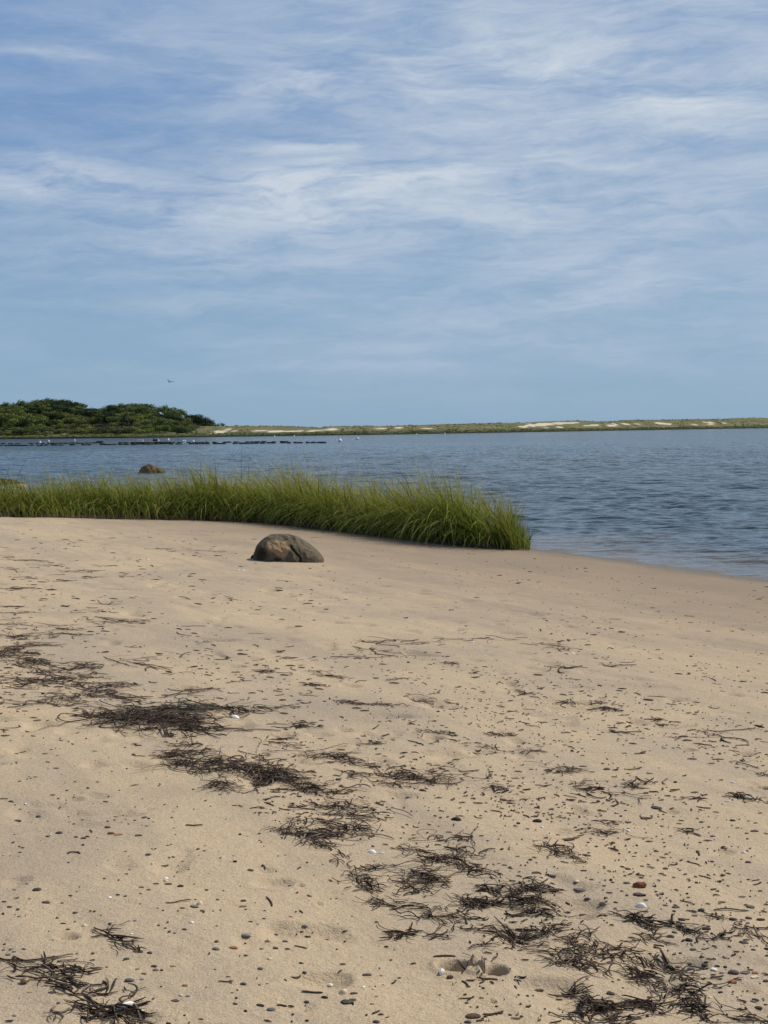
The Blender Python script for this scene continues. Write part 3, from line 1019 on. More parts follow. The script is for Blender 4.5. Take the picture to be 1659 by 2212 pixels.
r4 = boulder('shore_rock', (q[0], q[1] - .3, -0.10), [(-22 * k, 0), (-16 * k, 8 * k), (-4 * k, 12 * k), (6 * k, 14 * k), (14 * k, 10 * k), (20 * k, 0)], .4, M_TANROCK, 35, None, (80, 40), .03)
tag(r4, 'pale tan rock beside the low dark rock, behind the grass', 'rock')

# ---------------------------------------------------------------- eelgrass wrack
def m_wrack(name, c1, c2, c3):
    def b(N):
        f = N.n('ShaderNodeNewGeometry').outputs['Random Per Island']
        c = N.mix(N.ss(f, 0.0, 0.7), c1, c2)
        c = N.mix(N.ss(f, 0.70, 1.0), c, c3)
        return principled(N, c, 0.85, None, 0.12)
    return mat(name, b)


M_WRACK = m_wrack("dried_eelgrass", (0.020, 0.013, 0.010), (0.076, 0.052, 0.037), (0.215, 0.160, 0.118))
M_GREENWRACK = m_wrack("greenish_eelgrass", (0.030, 0.038, 0.022), (0.085, 0.100, 0.060), (0.16, 0.16, 0.10))


def strand_path(g, p0, heading, L, curl, lift, segs):
    """a strand as points (x, y, height above the sand)"""
    pts_ = [(p0[0], p0[1])]
    h = heading
    dh = g.normal(0, curl)
    for _ in range(segs):
        dh = 0.75 * dh + g.normal(0, curl) * 0.6
        if g.random() < 0.05:
            dh += g.choice([-1, 1]) * curl * 3
        h += dh
        x_, y_ = pts_[-1]
        pts_.append((x_ + math.cos(h) * L / segs, y_ + math.sin(h) * L / segs))
    a_ = np.array(pts_)
    t = np.linspace(0, 1, segs + 1)
    zz = 0.003 + lift * np.abs(np.sin(np.pi * (t * g.uniform(.6, 1.6) + g.random()))) * g.random()
    return a_, zz


def strand_geo(P, wd, th):
    """three-sided ribbon through the points P (n,3)"""
    n_ = len(P)
    T = np.gradient(P, axis=0)
    T /= np.linalg.norm(T, axis=1)[:, None] + 1e-9
    side = np.stack([-T[:, 1], T[:, 0], np.zeros(n_)], -1)
    side /= np.linalg.norm(side, axis=1)[:, None] + 1e-9
    tap = np.minimum(1, 0.55 + 4.0 * np.minimum(np.linspace(0, 1, n_), np.linspace(1, 0, n_)))[:, None]
    up = np.array([0, 0, 1.0])
    a_ = P - side * wd * .5 * tap
    b_ = P + side * wd * .5 * tap
    c_ = P + up * th * tap
    V_ = np.stack([a_, b_, c_], 1).reshape(-1, 3)
    k_ = np.arange(n_ - 1)[:, None] * 3
    F_ = np.concatenate([np.stack([k_[:, 0] + q, k_[:, 0] + (q + 1) % 3, k_[:, 0] + 3 + (q + 1) % 3, k_[:, 0] + 3 + q], -1) for q in range(3)])
    return V_, F_


ZM = {'A': (0, 2200, 1.659), 'B': (1000, 2400, 1.659), 'C': (2000, 2500, 1.62), 'D': (0, 2900, 1.659), 'E': (1000, 3050, 1.659),
      'F': (2024, 3200, 1.659), 'G': (0, 3432, 1.659), 'H': (1000, 3432, 1.659), 'I': (2024, 3432, 1.659), 'U': (0, 2050, 1.659)}


def zp(z, x, y):
    x0, y0, k_ = ZM[z]
    return Zs(x0, y0, x, y, k_)


DENS = 0.33


def clump(segments, label, group=None, material=None, name='eelgrass_clump', wide=1.0):
    """one tangle of eelgrass: segments (zoom, ax, ay, bx, by, spread, strands)"""
    Vs, Fs, off = [], [], 0
    origin = None
    for (z, ax, ay, bx, by, sp, n_) in segments:
        A_, B_ = on_sand(*zp(z, ax, ay)), on_sand(*zp(z, bx, by))
        if origin is None:
            origin = A_.copy()
        C_ = on_sand(*zp(z, (ax + bx) / 2, (ay + by) / 2 + sp))
        M_ = on_sand(*zp(z, (ax + bx) / 2, (ay + by) / 2))
        spread = abs(C_[1] - M_[1]) * 0.62
        D_ = (B_ - A_)[:2]
        Ln = np.linalg.norm(D_)
        head = math.atan2(D_[1], D_[0])
        ids = (n_ if n_ <= 12 else int(n_ * .55)) if (n_ <= 12 or z == 'G') else int(n_ * DENS * (1.7 if M_[1] > 8 else (1.25 if M_[1] > 6 else 1.0)))
        for q in range(ids):
            t = rng.random()
            base = A_[:2] + D_ * t + rng.normal(0, 1, 2) * np.array([spread * .5, spread]) * 0.8
            Ls = min(max(0.10, Ln * rng.uniform(0.4, 1.15)), rng.uniform(.20, .75))
            hd = head + rng.normal(0, 0.26 if sp < 13 else 0.5)
            if rng.random() < .5:
                hd += math.pi
            segs = 15 if Ls > .2 else 9
            base = base - np.array([math.cos(hd), math.sin(hd)]) * Ls * 0.5
            dens_ = n_ / max(Ln, .1)
            a_, zz = strand_path(rng, base, hd, Ls, 0.20 if sp < 13 else 0.27, 0.006 + min(.018, .00008 * dens_), segs)
            P = np.column_stack([a_, ground(a_[:, 0], a_[:, 1]) + zz])
            wv = rng.choice([.0026, .0036, .0048, .0070]) * rng.uniform(.8, 1.2) * wide * (1.3 if M_[1] > 8 else 1.0) * (1.2 if z == 'G' else 1.0)
            v_, f_ = strand_geo(P, wv, wv * .45)
            Vs.append(v_)
            Fs.append(f_ + off)
            off += len(v_)
        # short broken scraps shed round the tangle
        for q in range(int(ids * .25) + 1):
            base = A_[:2] + D_ * rng.random() + rng.normal(0, 1, 2) * np.array([spread * .8 + .02, spread * .9 + .01])
            a_, zz = strand_path(rng, base, rng.normal(head, .7), rng.uniform(.015, .07), .15, .006, 3)
            P = np.column_stack([a_, ground(a_[:, 0], a_[:, 1]) + zz])
            v_, f_ = strand_geo(P, rng.uniform(.004, .007), .003)
            Vs.append(v_)
            Fs.append(f_ + off)
            off += len(v_)
    V_ = np.vstack(Vs) - origin
    o = obj(name, mesh(name, V_, np.vstack(Fs), material or M_WRACK, False), None, origin)
    tag(o, label, 'seaweed', group)
    return o


SG = 'small eelgrass tangles on the sand'
SL = 'small loose tangle of a few dark eelgrass strands on open sand'
LG = 'lines of eelgrass in the upper left'
LL = 'thin dark line of eelgrass strands lying on the sand far up the beach at left'
BIG = [
    ([('A', 0, 505, 200, 520, 24, 46), ('A', 0, 600, 60, 640, 26, 60), ('A', 60, 660, 290, 690, 16, 75), ('A', 60, 580, 340, 560, 10, 32)], 'thick dark eelgrass heap running off the left edge, highest of the wrack line'),
    ([('A', 190, 720, 350, 760, 9, 22), ('A', 340, 740, 640, 680, 16, 46), ('A', 360, 770, 590, 780, 18, 50), ('A', 100, 780, 400, 810, 9, 26), ('A', 170, 820, 450, 820, 14, 22)], 'straggling eelgrass patch just below and right of the heap at the left edge'),
    ([('A', 520, 830, 850, 835, 11, 46), ('A', 560, 860, 830, 910, 20, 55), ('A', 380, 930, 600, 880, 14, 42), ('A', 420, 960, 600, 945, 10, 16)], 'loose eelgrass patch with pointed ends, just upper left of the biggest mat'),
    ([('A', 770, 1030, 1260, 1100, 42, 330), ('A', 850, 1000, 1420, 1000, 22, 110), ('A', 500, 1020, 760, 1010, 10, 20)], 'biggest flat mat of black eelgrass on the sand, left of centre'),
    ([('A', 1400, 965, 1640, 1000, 9, 48)], 'short bar of eelgrass right beside the biggest mat, above a white shell'),
    ([('A', 1100, 890, 1380, 860, 11, 26)], 'thin eelgrass wisp just above the greenish tuft of the biggest mat'),
    ([('D', 1060, 130, 1330, 100, 20, 110), ('D', 1170, 170, 1470, 260, 20, 110), ('D', 1350, 350, 1520, 310, 22, 60), ('D', 1150, 50, 1290, 70, 10, 25), ('D', 1380, 160, 1659, 230, 20, 110)], 'branching black eelgrass mat below the biggest one, with a tail hanging toward the viewer'),
    ([('B', 0, 1060, 240, 1110, 32, 260), ('B', 240, 1150, 450, 1210, 20, 95), ('B', 60, 960, 110, 1040, 14, 22), ('B', 400, 1190, 520, 1200, 4, 5)], 'dense black eelgrass pile tapering to the right, in the middle of the wrack line'),
    ([('B', 220, 945, 640, 940, 7, 10), ('B', 380, 965, 640, 1000, 12, 46), ('B', 530, 960, 630, 980, 12, 22), ('B', 640, 1000, 820, 1050, 12, 38), ('B', 540, 1090, 740, 1080, 8, 18)], 'twisted eelgrass tangle with raised loops, right of the dense pile'),
    ([('B', 800, 1095, 1240, 1115, 12, 80), ('B', 900, 1075, 1050, 1090, 7, 22), ('B', 850, 1140, 950, 1165, 10, 26), ('B', 1070, 1150, 1240, 1130, 7, 14)], 'wide flat eelgrass bundle ending near the picture centre line, low side ragged'),
    ([('B', 1370, 890, 1640, 930, 5, 18)], 'long double strand of eelgrass up the sand from the wide flat bundle'),
    ([('E', 360, 195, 560, 225, 5, 6), ('E', 460, 225, 750, 225, 14, 60), ('E', 490, 265, 800, 290, 7, 40), ('E', 710, 340, 770, 380, 16, 26)], 'brown-black eelgrass patch hooked down at its right end, below the dense pile'),
    ([('E', 310, 300, 500, 320, 8, 26), ('E', 510, 340, 690, 360, 12, 50), ('E', 190, 375, 470, 410, 11, 100), ('E', 340, 400, 670, 395, 14, 90), ('E', 380, 450, 560, 490, 16, 58), ('E', 580, 510, 600, 590, 5, 5)], 'ragged black eelgrass mat with a blunt left tip, below the hooked patch'),
    ([('E', 960, 490, 1140, 525, 7, 36), ('E', 1100, 570, 1210, 560, 16, 55), ('E', 1180, 540, 1380, 600, 10, 42), ('E', 1350, 590, 1510, 660, 10, 60)], 'long slanting eelgrass rope from beside the centre down to the lower right mat'),
    ([('E', 1190, 470, 1380, 390, 20, 32), ('E', 1290, 490, 1390, 515, 5, 6), ('E', 1280, 540, 1340, 540, 10, 8)], 'open eelgrass loop with sand showing through, above the slanting rope'),
    ([('E', 600, 650, 730, 680, 20, 42), ('E', 700, 700, 820, 780, 16, 55), ('E', 740, 640, 860, 600, 7, 8), ('E', 780, 820, 900, 860, 7, 8)], 'narrow eelgrass patch slanting down, leftmost below the ragged mat'),
    ([('E', 890, 600, 1210, 690, 9, 48), ('E', 930, 655, 1300, 745, 7, 15), ('E', 1060, 670, 1220, 700, 11, 44), ('E', 1000, 740, 1160, 770, 14, 36), ('E', 940, 710, 1080, 720, 5, 8)], 'eelgrass bundle with a thin pointed tail, between the narrow patch and the slanting rope'),
    ([('E', 1000, 890, 1330, 860, 10, 28), ('E', 1000, 920, 1300, 940, 11, 28), ('E', 1300, 920, 1430, 945, 7, 18), ('E', 1190, 970, 1330, 990, 11, 14)], 'sparse eelgrass scrawl under the pointed bundle'),
    ([('E', 1320, 800, 1400, 810, 3, 3), ('E', 1380, 860, 1500, 850, 18, 66), ('E', 1500, 850, 1659, 860, 9, 44)], 'tight eelgrass knot with a stem running right into the lower right mat'),
    ([('E', 1480, 740, 1659, 770, 9, 34), ('I', 0, 110, 210, 130, 24, 110), ('I', 0, 190, 220, 220, 20, 90), ('I', 0, 250, 250, 290, 20, 60), ('I', 190, 80, 240, 130, 7, 5)], 'heavy black eelgrass mat with a white shell in its loop, lower right'),
    ([('F', 190, 235, 400, 305, 10, 66)], 'small black eelgrass bundle just below the brown stone at right'),
    ([('I', 120, 360, 220, 400, 5, 4), ('I', 230, 390, 310, 350, 10, 8), ('I', 330, 405, 590, 435, 5, 18)], 'thin eelgrass line below the heavy mat with the white shell'),
    ([('I', 220, 430, 420, 490, 7, 28), ('I', 340, 530, 580, 520, 13, 48), ('I', 540, 490, 780, 520, 5, 28), ('I', 240, 600, 400, 560, 20, 52), ('I', 400, 580, 490, 600, 16, 42), ('I', 540, 510, 620, 570, 4, 6), ('I', 400, 620, 570, 690, 8, 20)], 'sprawling many-armed eelgrass tangle in the lower right, left of the row of stones'),
    ([('I', 0, 440, 100, 430, 16, 42), ('I', 0, 480, 180, 490, 5, 6), ('H', 1430, 390, 1659, 400, 11, 40)], 'eelgrass patch just above the trodden hollows in the sand'),
    ([('I', 640, 560, 860, 620, 10, 38), ('I', 740, 650, 880, 690, 10, 34), ('I', 840, 600, 1060, 640, 8, 28), ('I', 820, 720, 1030, 760, 11, 50), ('I', 1080, 670, 1270, 700, 3, 4), ('I', 1060, 640, 1120, 760, 10, 28), ('I', 1060, 780, 1180, 830, 11, 34)], 'large ring-like eelgrass tangle in the lower right corner'),
    ([('I', 930, 910, 1050, 790, 11, 44), ('I', 690, 860, 830, 870, 4, 6), ('I', 800, 870, 930, 910, 7, 20), ('I', 310, 810, 440, 815, 7, 28), ('I', 400, 830, 450, 950, 10, 26), ('I', 450, 850, 590, 880, 3, 9), ('I', 470, 900, 700, 910, 12, 50), ('I', 480, 960, 750, 980, 14, 38)], 'wide eelgrass tangle lying across the bottom edge at right'),
    ([('I', 1100, 880, 1210, 900, 16, 48), ('I', 1190, 900, 1330, 970, 7, 20), ('I', 1330, 975, 1659, 980, 7, 34)], 'eelgrass rope running along the bottom edge into the right corner'),
    ([('I', 640, 285, 830, 310, 7, 20), ('I', 780, 300, 870, 340, 7, 12), ('I', 830, 340, 910, 410, 3, 4), ('I', 890, 330, 1050, 345, 5, 14), ('I', 1050, 370, 1290, 440, 4, 12), ('I', 1290, 430, 1420, 400, 7, 16), ('I', 1400, 385, 1500, 370, 3, 4), ('I', 1500, 375, 1659, 460, 4, 14)], 'long wavy eelgrass string wandering to the right edge, below the red stones'),
    ([('G', 0, 595, 360, 640, 5, 11), ('G', 280, 605, 570, 665, 3, 4), ('G', 350, 640, 570, 670, 3, 6), ('G', 350, 585, 550, 620, 3, 3)], 'flat fan of brown eelgrass strands at the lower left edge'),
    ([('G', 0, 690, 280, 720, 3, 3), ('G', 280, 690, 550, 765, 5, 8), ('G', 400, 690, 540, 690, 3, 4), ('G', 370, 740, 580, 800, 4, 4)], 'eelgrass strands below the flat fan, beside the brown snail shell'),
    ([('G', 590, 775, 860, 825, 2, 3), ('G', 690, 730, 690, 810, 2, 2), ('G', 720, 730, 770, 790, 2, 2)], 'few brown stems crossing each other, lower left'),
    ([('G', 370, 975, 470, 880, 2, 3), ('G', 470, 880, 570, 885, 2, 2), ('G', 500, 900, 900, 960, 13, 32), ('G', 560, 940, 800, 960, 9, 26), ('G', 890, 900, 890, 970, 2, 4)], 'brown eelgrass bundle under the long white shell at the bottom edge'),
    ([('G', 620, 390, 820, 450, 10, 16), ('G', 790, 480, 840, 500, 3, 4)], 'half buried brown eelgrass lump in the lower left sand'),
    ([('H', 1410, 490, 1590, 490, 5, 22), ('H', 1400, 680, 1470, 570, 4, 4)], 'black eelgrass stub hanging into the trodden hollow'),
    ([('C', 190, 840, 440, 870, 9, 26), ('C', 280, 880, 430, 880, 7, 20)], 'flat eelgrass tangle far right of the wide flat bundle'),
    ([('C', 1440, 1030, 1530, 1055, 9, 36), ('C', 1540, 1060, 1659, 1065, 6, 18)], 'dark blue-black seaweed lump at the right edge'),
    ([('C', 640, 1015, 880, 1050, 5, 16), ('C', 450, 960, 530, 940, 6, 16), ('C', 450, 985, 600, 990, 5, 12), ('C', 700, 970, 800, 995, 3, 5)], 'trailing eelgrass bits in a slanting row, right of the picture centre'),
]
for segs_, lab in BIG:
    clump(segs_, lab)
clump([('A', 1130, 985, 1350, 965, 24, 85)], 'greenish tuft of eelgrass on the upper right of the biggest mat', material=M_GREENWRACK)
for s_ in [[('A', 600, 300, 750, 290, 7, 13)], [('A', 570, 345, 690, 350, 7, 15)], [('A', 640, 385, 900, 410, 8, 24), ('A', 620, 420, 890, 430, 8, 13)], [('A', 280, 490, 480, 495, 8, 20), ('A', 380, 460, 520, 470, 6, 16)],
           [('A', 0, 310, 150, 315, 5, 11)], [('A', 0, 355, 240, 355, 5, 9)], [('A', 0, 200, 250, 200, 5, 13)], [('A', 0, 430, 330, 440, 5, 12)], [('A', 0, 60, 130, 70, 7, 13)], [('A', 250, 50, 370, 42, 3, 7)],
           [('A', 0, 945, 370, 955, 3, 7)], [('U', 65, 240, 270, 265, 4, 9)], [('U', 380, 330, 640, 330, 4, 8)], [('U', 510, 378, 665, 370, 3, 7)], [('U', 310, 400, 450, 395, 5, 6)], [('U', 0, 445, 240, 445, 5, 14)],
           [('U', 640, 297, 780, 297, 2, 5)], [('U', 130, 385, 230, 380, 7, 9)], [('U', 970, 180, 1090, 190, 3, 6)], [('U', 1240, 190, 1430, 205, 3, 7)]]:
    clump(s_, LL, LG)
for s_ in [[('A', 750, 660, 1030, 730, 10, 15)], [('A', 130, 610, 270, 625, 5, 9)], [('B', 1560, 820, 1659, 830, 9, 12)], [('B', 1560, 1165, 1620, 1180, 7, 9)], [('B', 1100, 795, 1270, 820, 9, 9)],
           [('B', 60, 860, 240, 890, 9, 22)], [('B', 80, 645, 300, 640, 6, 20)], [('B', 380, 400, 520, 430, 3, 5)], [('B', 460, 440, 620, 445, 4, 9)], [('B', 0, 405, 150, 415, 5, 9)], [('B', 100, 810, 280, 850, 3, 4)],
           [('E', 920, 840, 980, 845, 9, 14)], [('F', 1070, 110, 1170, 145, 6, 6)], [('F', 560, 65, 660, 70, 5, 7)], [('F', 500, 130, 690, 130, 6, 11)], [('I', 120, 520, 210, 530, 3, 3)], [('I', 860, 440, 1000, 470, 5, 9)],
           [('I', 1280, 285, 1370, 300, 3, 4)], [('H', 800, 400, 1060, 410, 3, 5), ('H', 930, 400, 980, 410, 6, 9)], [('H', 1160, 425, 1260, 430, 3, 5)], [('C', 570, 465, 710, 485, 3, 11)], [('C', 510, 440, 650, 445, 3, 7)],
           [('C', 620, 195, 770, 195, 3, 6)], [('C', 280, 440, 430, 440, 4, 7)], [('C', 0, 365, 150, 380, 6, 13)], [('C', 270, 205, 460, 210, 4, 7)], [('C', 40, 750, 200, 745, 5, 12)], [('C', 820, 925, 985, 950, 3, 4), ('C', 800, 940, 830, 970, 5, 9)],
           [('C', 1260, 610, 1330, 680, 8, 6)], [('C', 1480, 790, 1580, 850, 3, 4)], [('C', 1560, 880, 1659, 900, 3, 4)], [('C', 640, 620, 750, 635, 4, 5)], [('C', 910, 535, 970, 550, 4, 6)], [('C', 960, 580, 1000, 580, 3, 5)],
           [('C', 230, 60, 350, 100, 5, 13)], [('C', 1160, 1045, 1230, 1045, 3, 5)], [('D', 1460, 375, 1600, 370, 5, 6)], [('B', 530, 315, 770, 310, 3, 4)], [('B', 730, 258, 960, 300, 5, 7)], [('B', 600, 215, 1100, 215, 3, 10)],
           [('B', 1210, 190, 1600, 195, 3, 8)], [('B', 610, 610, 750, 622, 5, 12)], [('B', 770, 622, 940, 628, 3, 9)], [('B', 1020, 590, 1090, 605, 8, 9)], [('B', 850, 465, 990, 455, 4, 6)], [('B', 190, 320, 380, 335, 2, 4)],
           [('B', 1240, 355, 1350, 355, 4, 8)], [('B', 330, 500, 440, 495, 6, 10)], [('B', 700, 880, 820, 878, 3, 6)], [('B', 250, 750, 350, 770, 6, 12)]]:
    clump(s_, SL, SG)


# ---------------------------------------------------------------- pebbles, shells, loose strands
def stone_mesh(name, seed, flat, material, lump=.26):
    bm = bmesh.new()
    bmesh.ops.create_icosphere(bm, subdivisions=3, radius=1)
    co = np.array([v_.co[:] for v_ in bm.verts])
    g = np.random.default_rng(seed)
    el_ = g.uniform(.6, .85)
    k_ = 1 + lump * 2 * fbm(co[:, 0] * 1.3 + co[:, 2], co[:, 1] * 1.3 - co[:, 2], 2, seed)
    co = co * k_[:, None]
    co = np.sign(co) * np.abs(co) ** 0.92
    co *= np.array([1, el_, flat]) * 0.5
    co[:, 2] += flat * 0.5 * 0.45
    for v_, c_ in zip(bm.verts, co):
        v_.co = c_
    me_ = bpy.data.meshes.new(name)
    bm.to_mesh(me_)
    bm.free()
    me_.polygons.foreach_set('use_smooth', np.ones(len(me_.polygons), dtype=bool))
    me_.materials.append(material)
    return me_


STONE_C = {
    'slate': ((0.056, 0.050, 0.042), (0.100, 0.090, 0.076), 'dark grey'),
    'black': ((0.025, 0.021, 0.017), (0.050, 0.043, 0.035), 'blackish'),
    'blue': ((0.088, 0.094, 0.092), (0.130, 0.136, 0.132), 'blue-grey'),
    'brown': ((0.120, 0.078, 0.048), (0.065, 0.045, 0.032), 'brown'),
    'red': ((0.250, 0.085, 0.040), (0.140, 0.055, 0.032), 'rust red'),
    'orange': ((0.340, 0.155, 0.065), (0.22, 0.10, 0.05), 'orange-brown'),
    'purple': ((0.135, 0.088, 0.082), (0.088, 0.062, 0.062), 'purplish brown'),
    'tan': ((0.46, 0.33, 0.18), (0.33, 0.23, 0.13), 'tan'),
    'cream': ((0.68, 0.58, 0.42), (0.55, 0.45, 0.31), 'cream'),
    'white': ((0.80, 0.78, 0.72), (0.70, 0.66, 0.58), 'white'),
    'grey': ((0.185, 0.170, 0.148), (0.125, 0.115, 0.10), 'mid grey'),
}
STONE_M = {k_: simple(k_ + "_stone", v_[0], v_[1], 3.0, 0.9, 0.15, 0.3, 0.05) for k_, v_ in STONE_C.items()}
STONES = {k_: [stone_mesh('pebble', 31 * q + len(k_) * 7, f_, STONE_M[k_]) for q, f_ in enumerate((.26, .34, .42))] for k_ in STONE_C}


def normal_at(x, y):
    e = 0.03
    return Vector((float(beach_z(x - e, y) - beach_z(x + e, y)) / (2 * e), float(beach_z(x, y - e) - beach_z(x, y + e)) / (2 * e), 1)).normalized()


def lay(o, x, y, sink, yaw, scale):
    nrm_ = normal_at(x, y)
    o.rotation_mode = 'QUATERNION'
    o.rotation_quaternion = Vector((0, 0, 1)).rotation_difference(nrm_) @ Matrix.Rotation(yaw, 3, 'Z').to_quaternion()
    o.location = (x, y, float(ground(x, y)) - sink)
    o.scale = scale if isinstance(scale, tuple) else (scale,) * 3


def px_size(z, wpx, Yd):
    return wpx / ZM[z][2] / 1.8228 / FPX * Yd


PEB_GRP = {}


def pebble(z, x, y, wpx, col, label=None, name='pebble', flat=None, yaw=None, cat='pebble'):
    p = on_sand(*zp(z, x, y))
    sz = px_size(z, wpx, p[1]) * .8
    if not label and col in ('slate', 'black') and rng.random() < .5:
        col = ['grey', 'brown', 'purple', 'slate'][rng.integers(4)]
    o = obj(name, STONES[col][rng.integers(3)])
    lay(o, p[0], p[1] + sz * .2, 0.0 if flat else sz * .03, yaw if yaw is not None else rng.uniform(-.4, .4), (sz, sz * .9, sz * (flat or 1.0)))
    if label:
        tag(o, label, cat)
    else:
        tag(o, STONE_C[col][2] + ' rounded pebble on the sand, one of many alike', cat, STONE_C[col][2] + ' pebbles on the sand')
    return o


NAMED = [
    ('F', 830, 490, 112, 'red', 'biggest rust red lumpy stone on the sand, lower right', 'stone', 1.25), ('F', 820, 545, 92, 'purple', 'brownish pink stone just below the biggest red stone', 'stone', 1.2),
    ('F', 365, 182, 90, 'brown', 'dark brown flat stone at right, above a small black eelgrass bundle', 'stone', 1.0), ('F', 412, 166, 55, 'orange', 'orange-brown stone tip beside the dark brown flat stone', 'stone', .8),
    ('F', 275, 215, 52, 'purple', 'small dark reddish stone touching the small black eelgrass bundle', 'stone', 1.0), ('D', 722, 638, 52, 'red', 'lone rust red stone on the left sand', 'stone', 1.1),
    ('D', 775, 645, 70, 'orange', 'thin orange-brown stone right of the lone rust red stone', 'stone', .5),
    ('I', 1435, 670, 84, 'purple', 'smooth purplish brown stone near the lower right edge', 'stone', 1.0), ('I', 1250, 622, 66, 'slate', 'dark grey-green stone touching a white pebble, lower right', 'stone', 1.3),
    ('I', 1258, 598, 40, 'black', 'small blackish stone lying behind the dark grey-green stone', 'stone', 1.0), ('I', 1145, 455, 66, 'black', 'blackish oval stone below the wavy eelgrass string', 'stone', 1.1), ('I', 1225, 262, 55, 'slate', 'two-toned dark stone right of the split white shell', 'stone', 1.4),
    ('I', 1350, 793, 46, 'black', 'blackish angular stone near the right corner, alone on bare sand', 'stone', 1.3), ('I', 1175, 515, 50, 'grey', 'grey stone with a cream pebble at its right', 'stone', 1.1),
    ('I', 430, 130, 104, 'grey', 'long flat grey-brown stone right of the heavy mat with the white shell', 'stone', .7), ('I', 635, 805, 72, 'slate', 'flat dark stone above the wide tangle on the bottom edge', 'stone', .8),
    ('I', 965, 150, 46, 'blue', 'blue-grey stone right of the brownish pink stone', 'stone', 1.1), ('I', 1615, 320, 72, 'black', 'blackish stone at the right edge in a row with a grey one', 'stone', 1.0), ('I', 1535, 310, 58, 'slate', 'dark grey stone left of the blackish one at the right edge', 'stone', 1.0),
    ('I', 1155, 605, 60, 'purple', 'purplish stone left of the dark grey-green stone', 'stone', .9), ('I', 1155, 578, 38, 'purple', 'small purplish stone above another purplish stone', 'stone', 1.0), ('I', 1010, 598, 65, 'blue', 'flat blue-grey stone left of the purplish stones', 'stone', .7), ('I', 1070, 588, 40, 'orange', 'small orange-brown stone touching the flat blue-grey one', 'stone', .8),
    ('I', 1640, 670, 46, 'orange', 'orange-brown stone at the right edge beside the cream stone', 'stone', .9), ('I', 1575, 668, 55, 'orange', 'orange stone resting against the cream stone at right', 'stone', .8), ('I', 1650, 720, 60, 'slate', 'dark stone under the cream stone at the right edge', 'stone', .7),
    ('G', 1525, 505, 72, 'orange', 'oval orange-brown pebble, brightest coloured on the lower left sand', 'pebble', 1.0), ('G', 845, 720, 78, 'blue', 'pointed blue-grey pebble beside the crossing stems', 'pebble', .9), ('G', 1605, 418, 74, 'grey', 'long grey pebble near the lower middle', 'pebble', .9),
    ('G', 340, 795, 62, 'purple', 'purplish grey pebble below the brown snail shell', 'pebble', .9), ('G', 190, 792, 46, 'tan', 'small tan shell piece under the brown snail shell', 'shell', 1.0), ('G', 300, 207, 60, 'purple', 'purplish grey pebble with a pale flat neighbour, left', 'pebble', 1.0),
    ('G', 905, 528, 88, 'brown', 'brown three-cornered leaf of seaweed in the lower left', 'seaweed', .5), ('G', 545, 960, 56, 'black', 'blackish pebble beside the eelgrass bundle at the bottom edge', 'pebble', 1.0), ('G', 1270, 235, 72, 'grey', 'flat grey pebble touching a tan shell', 'pebble', .7),
    ('H', 465, 828, 58, 'black', 'round blackish pebble near the bottom, left of the slate ones', 'pebble', 1.3), ('H', 610, 862, 112, 'slate', 'long flat slate pebble near the bottom edge', 'pebble', .6), ('H', 655, 800, 64, 'slate', 'slate pebble above the long flat one', 'pebble', .8),
    ('H', 645, 843, 66, 'slate', 'thin slate pebble lying against the long flat one', 'pebble', .5), ('H', 110, 908, 78, 'blue', 'blue-grey pebble at the bottom, right of a dark one', 'pebble', .9), ('H', 45, 880, 72, 'black', 'flat blackish pebble left of the blue-grey one at the bottom', 'pebble', .8),
    ('H', 1280, 700, 58, 'brown', 'brown pebble in the hollow beside the white egg-shaped one', 'pebble', 1.4), ('H', 40, 640, 52, 'grey', 'round mid grey pebble, lower left of centre', 'pebble', 1.2), ('H', 1490, 830, 40, 'tan', 'tan pebble in front of the trodden hollow', 'pebble', 1.2),
    ('E', 550, 38, 46, 'slate', 'grey stone beside the twisted tangle with raised loops', 'stone', 1.3), ('C', 950, 1110, 94, 'slate', 'long flat slate stone, right of centre', 'stone', .6),
]
for z, x, y, wpx, col, lab, cat, fl in NAMED:
    pebble(z, x, y, wpx, col, lab, cat if cat != 'seaweed' else 'seaweed_leaf', fl, cat=cat)
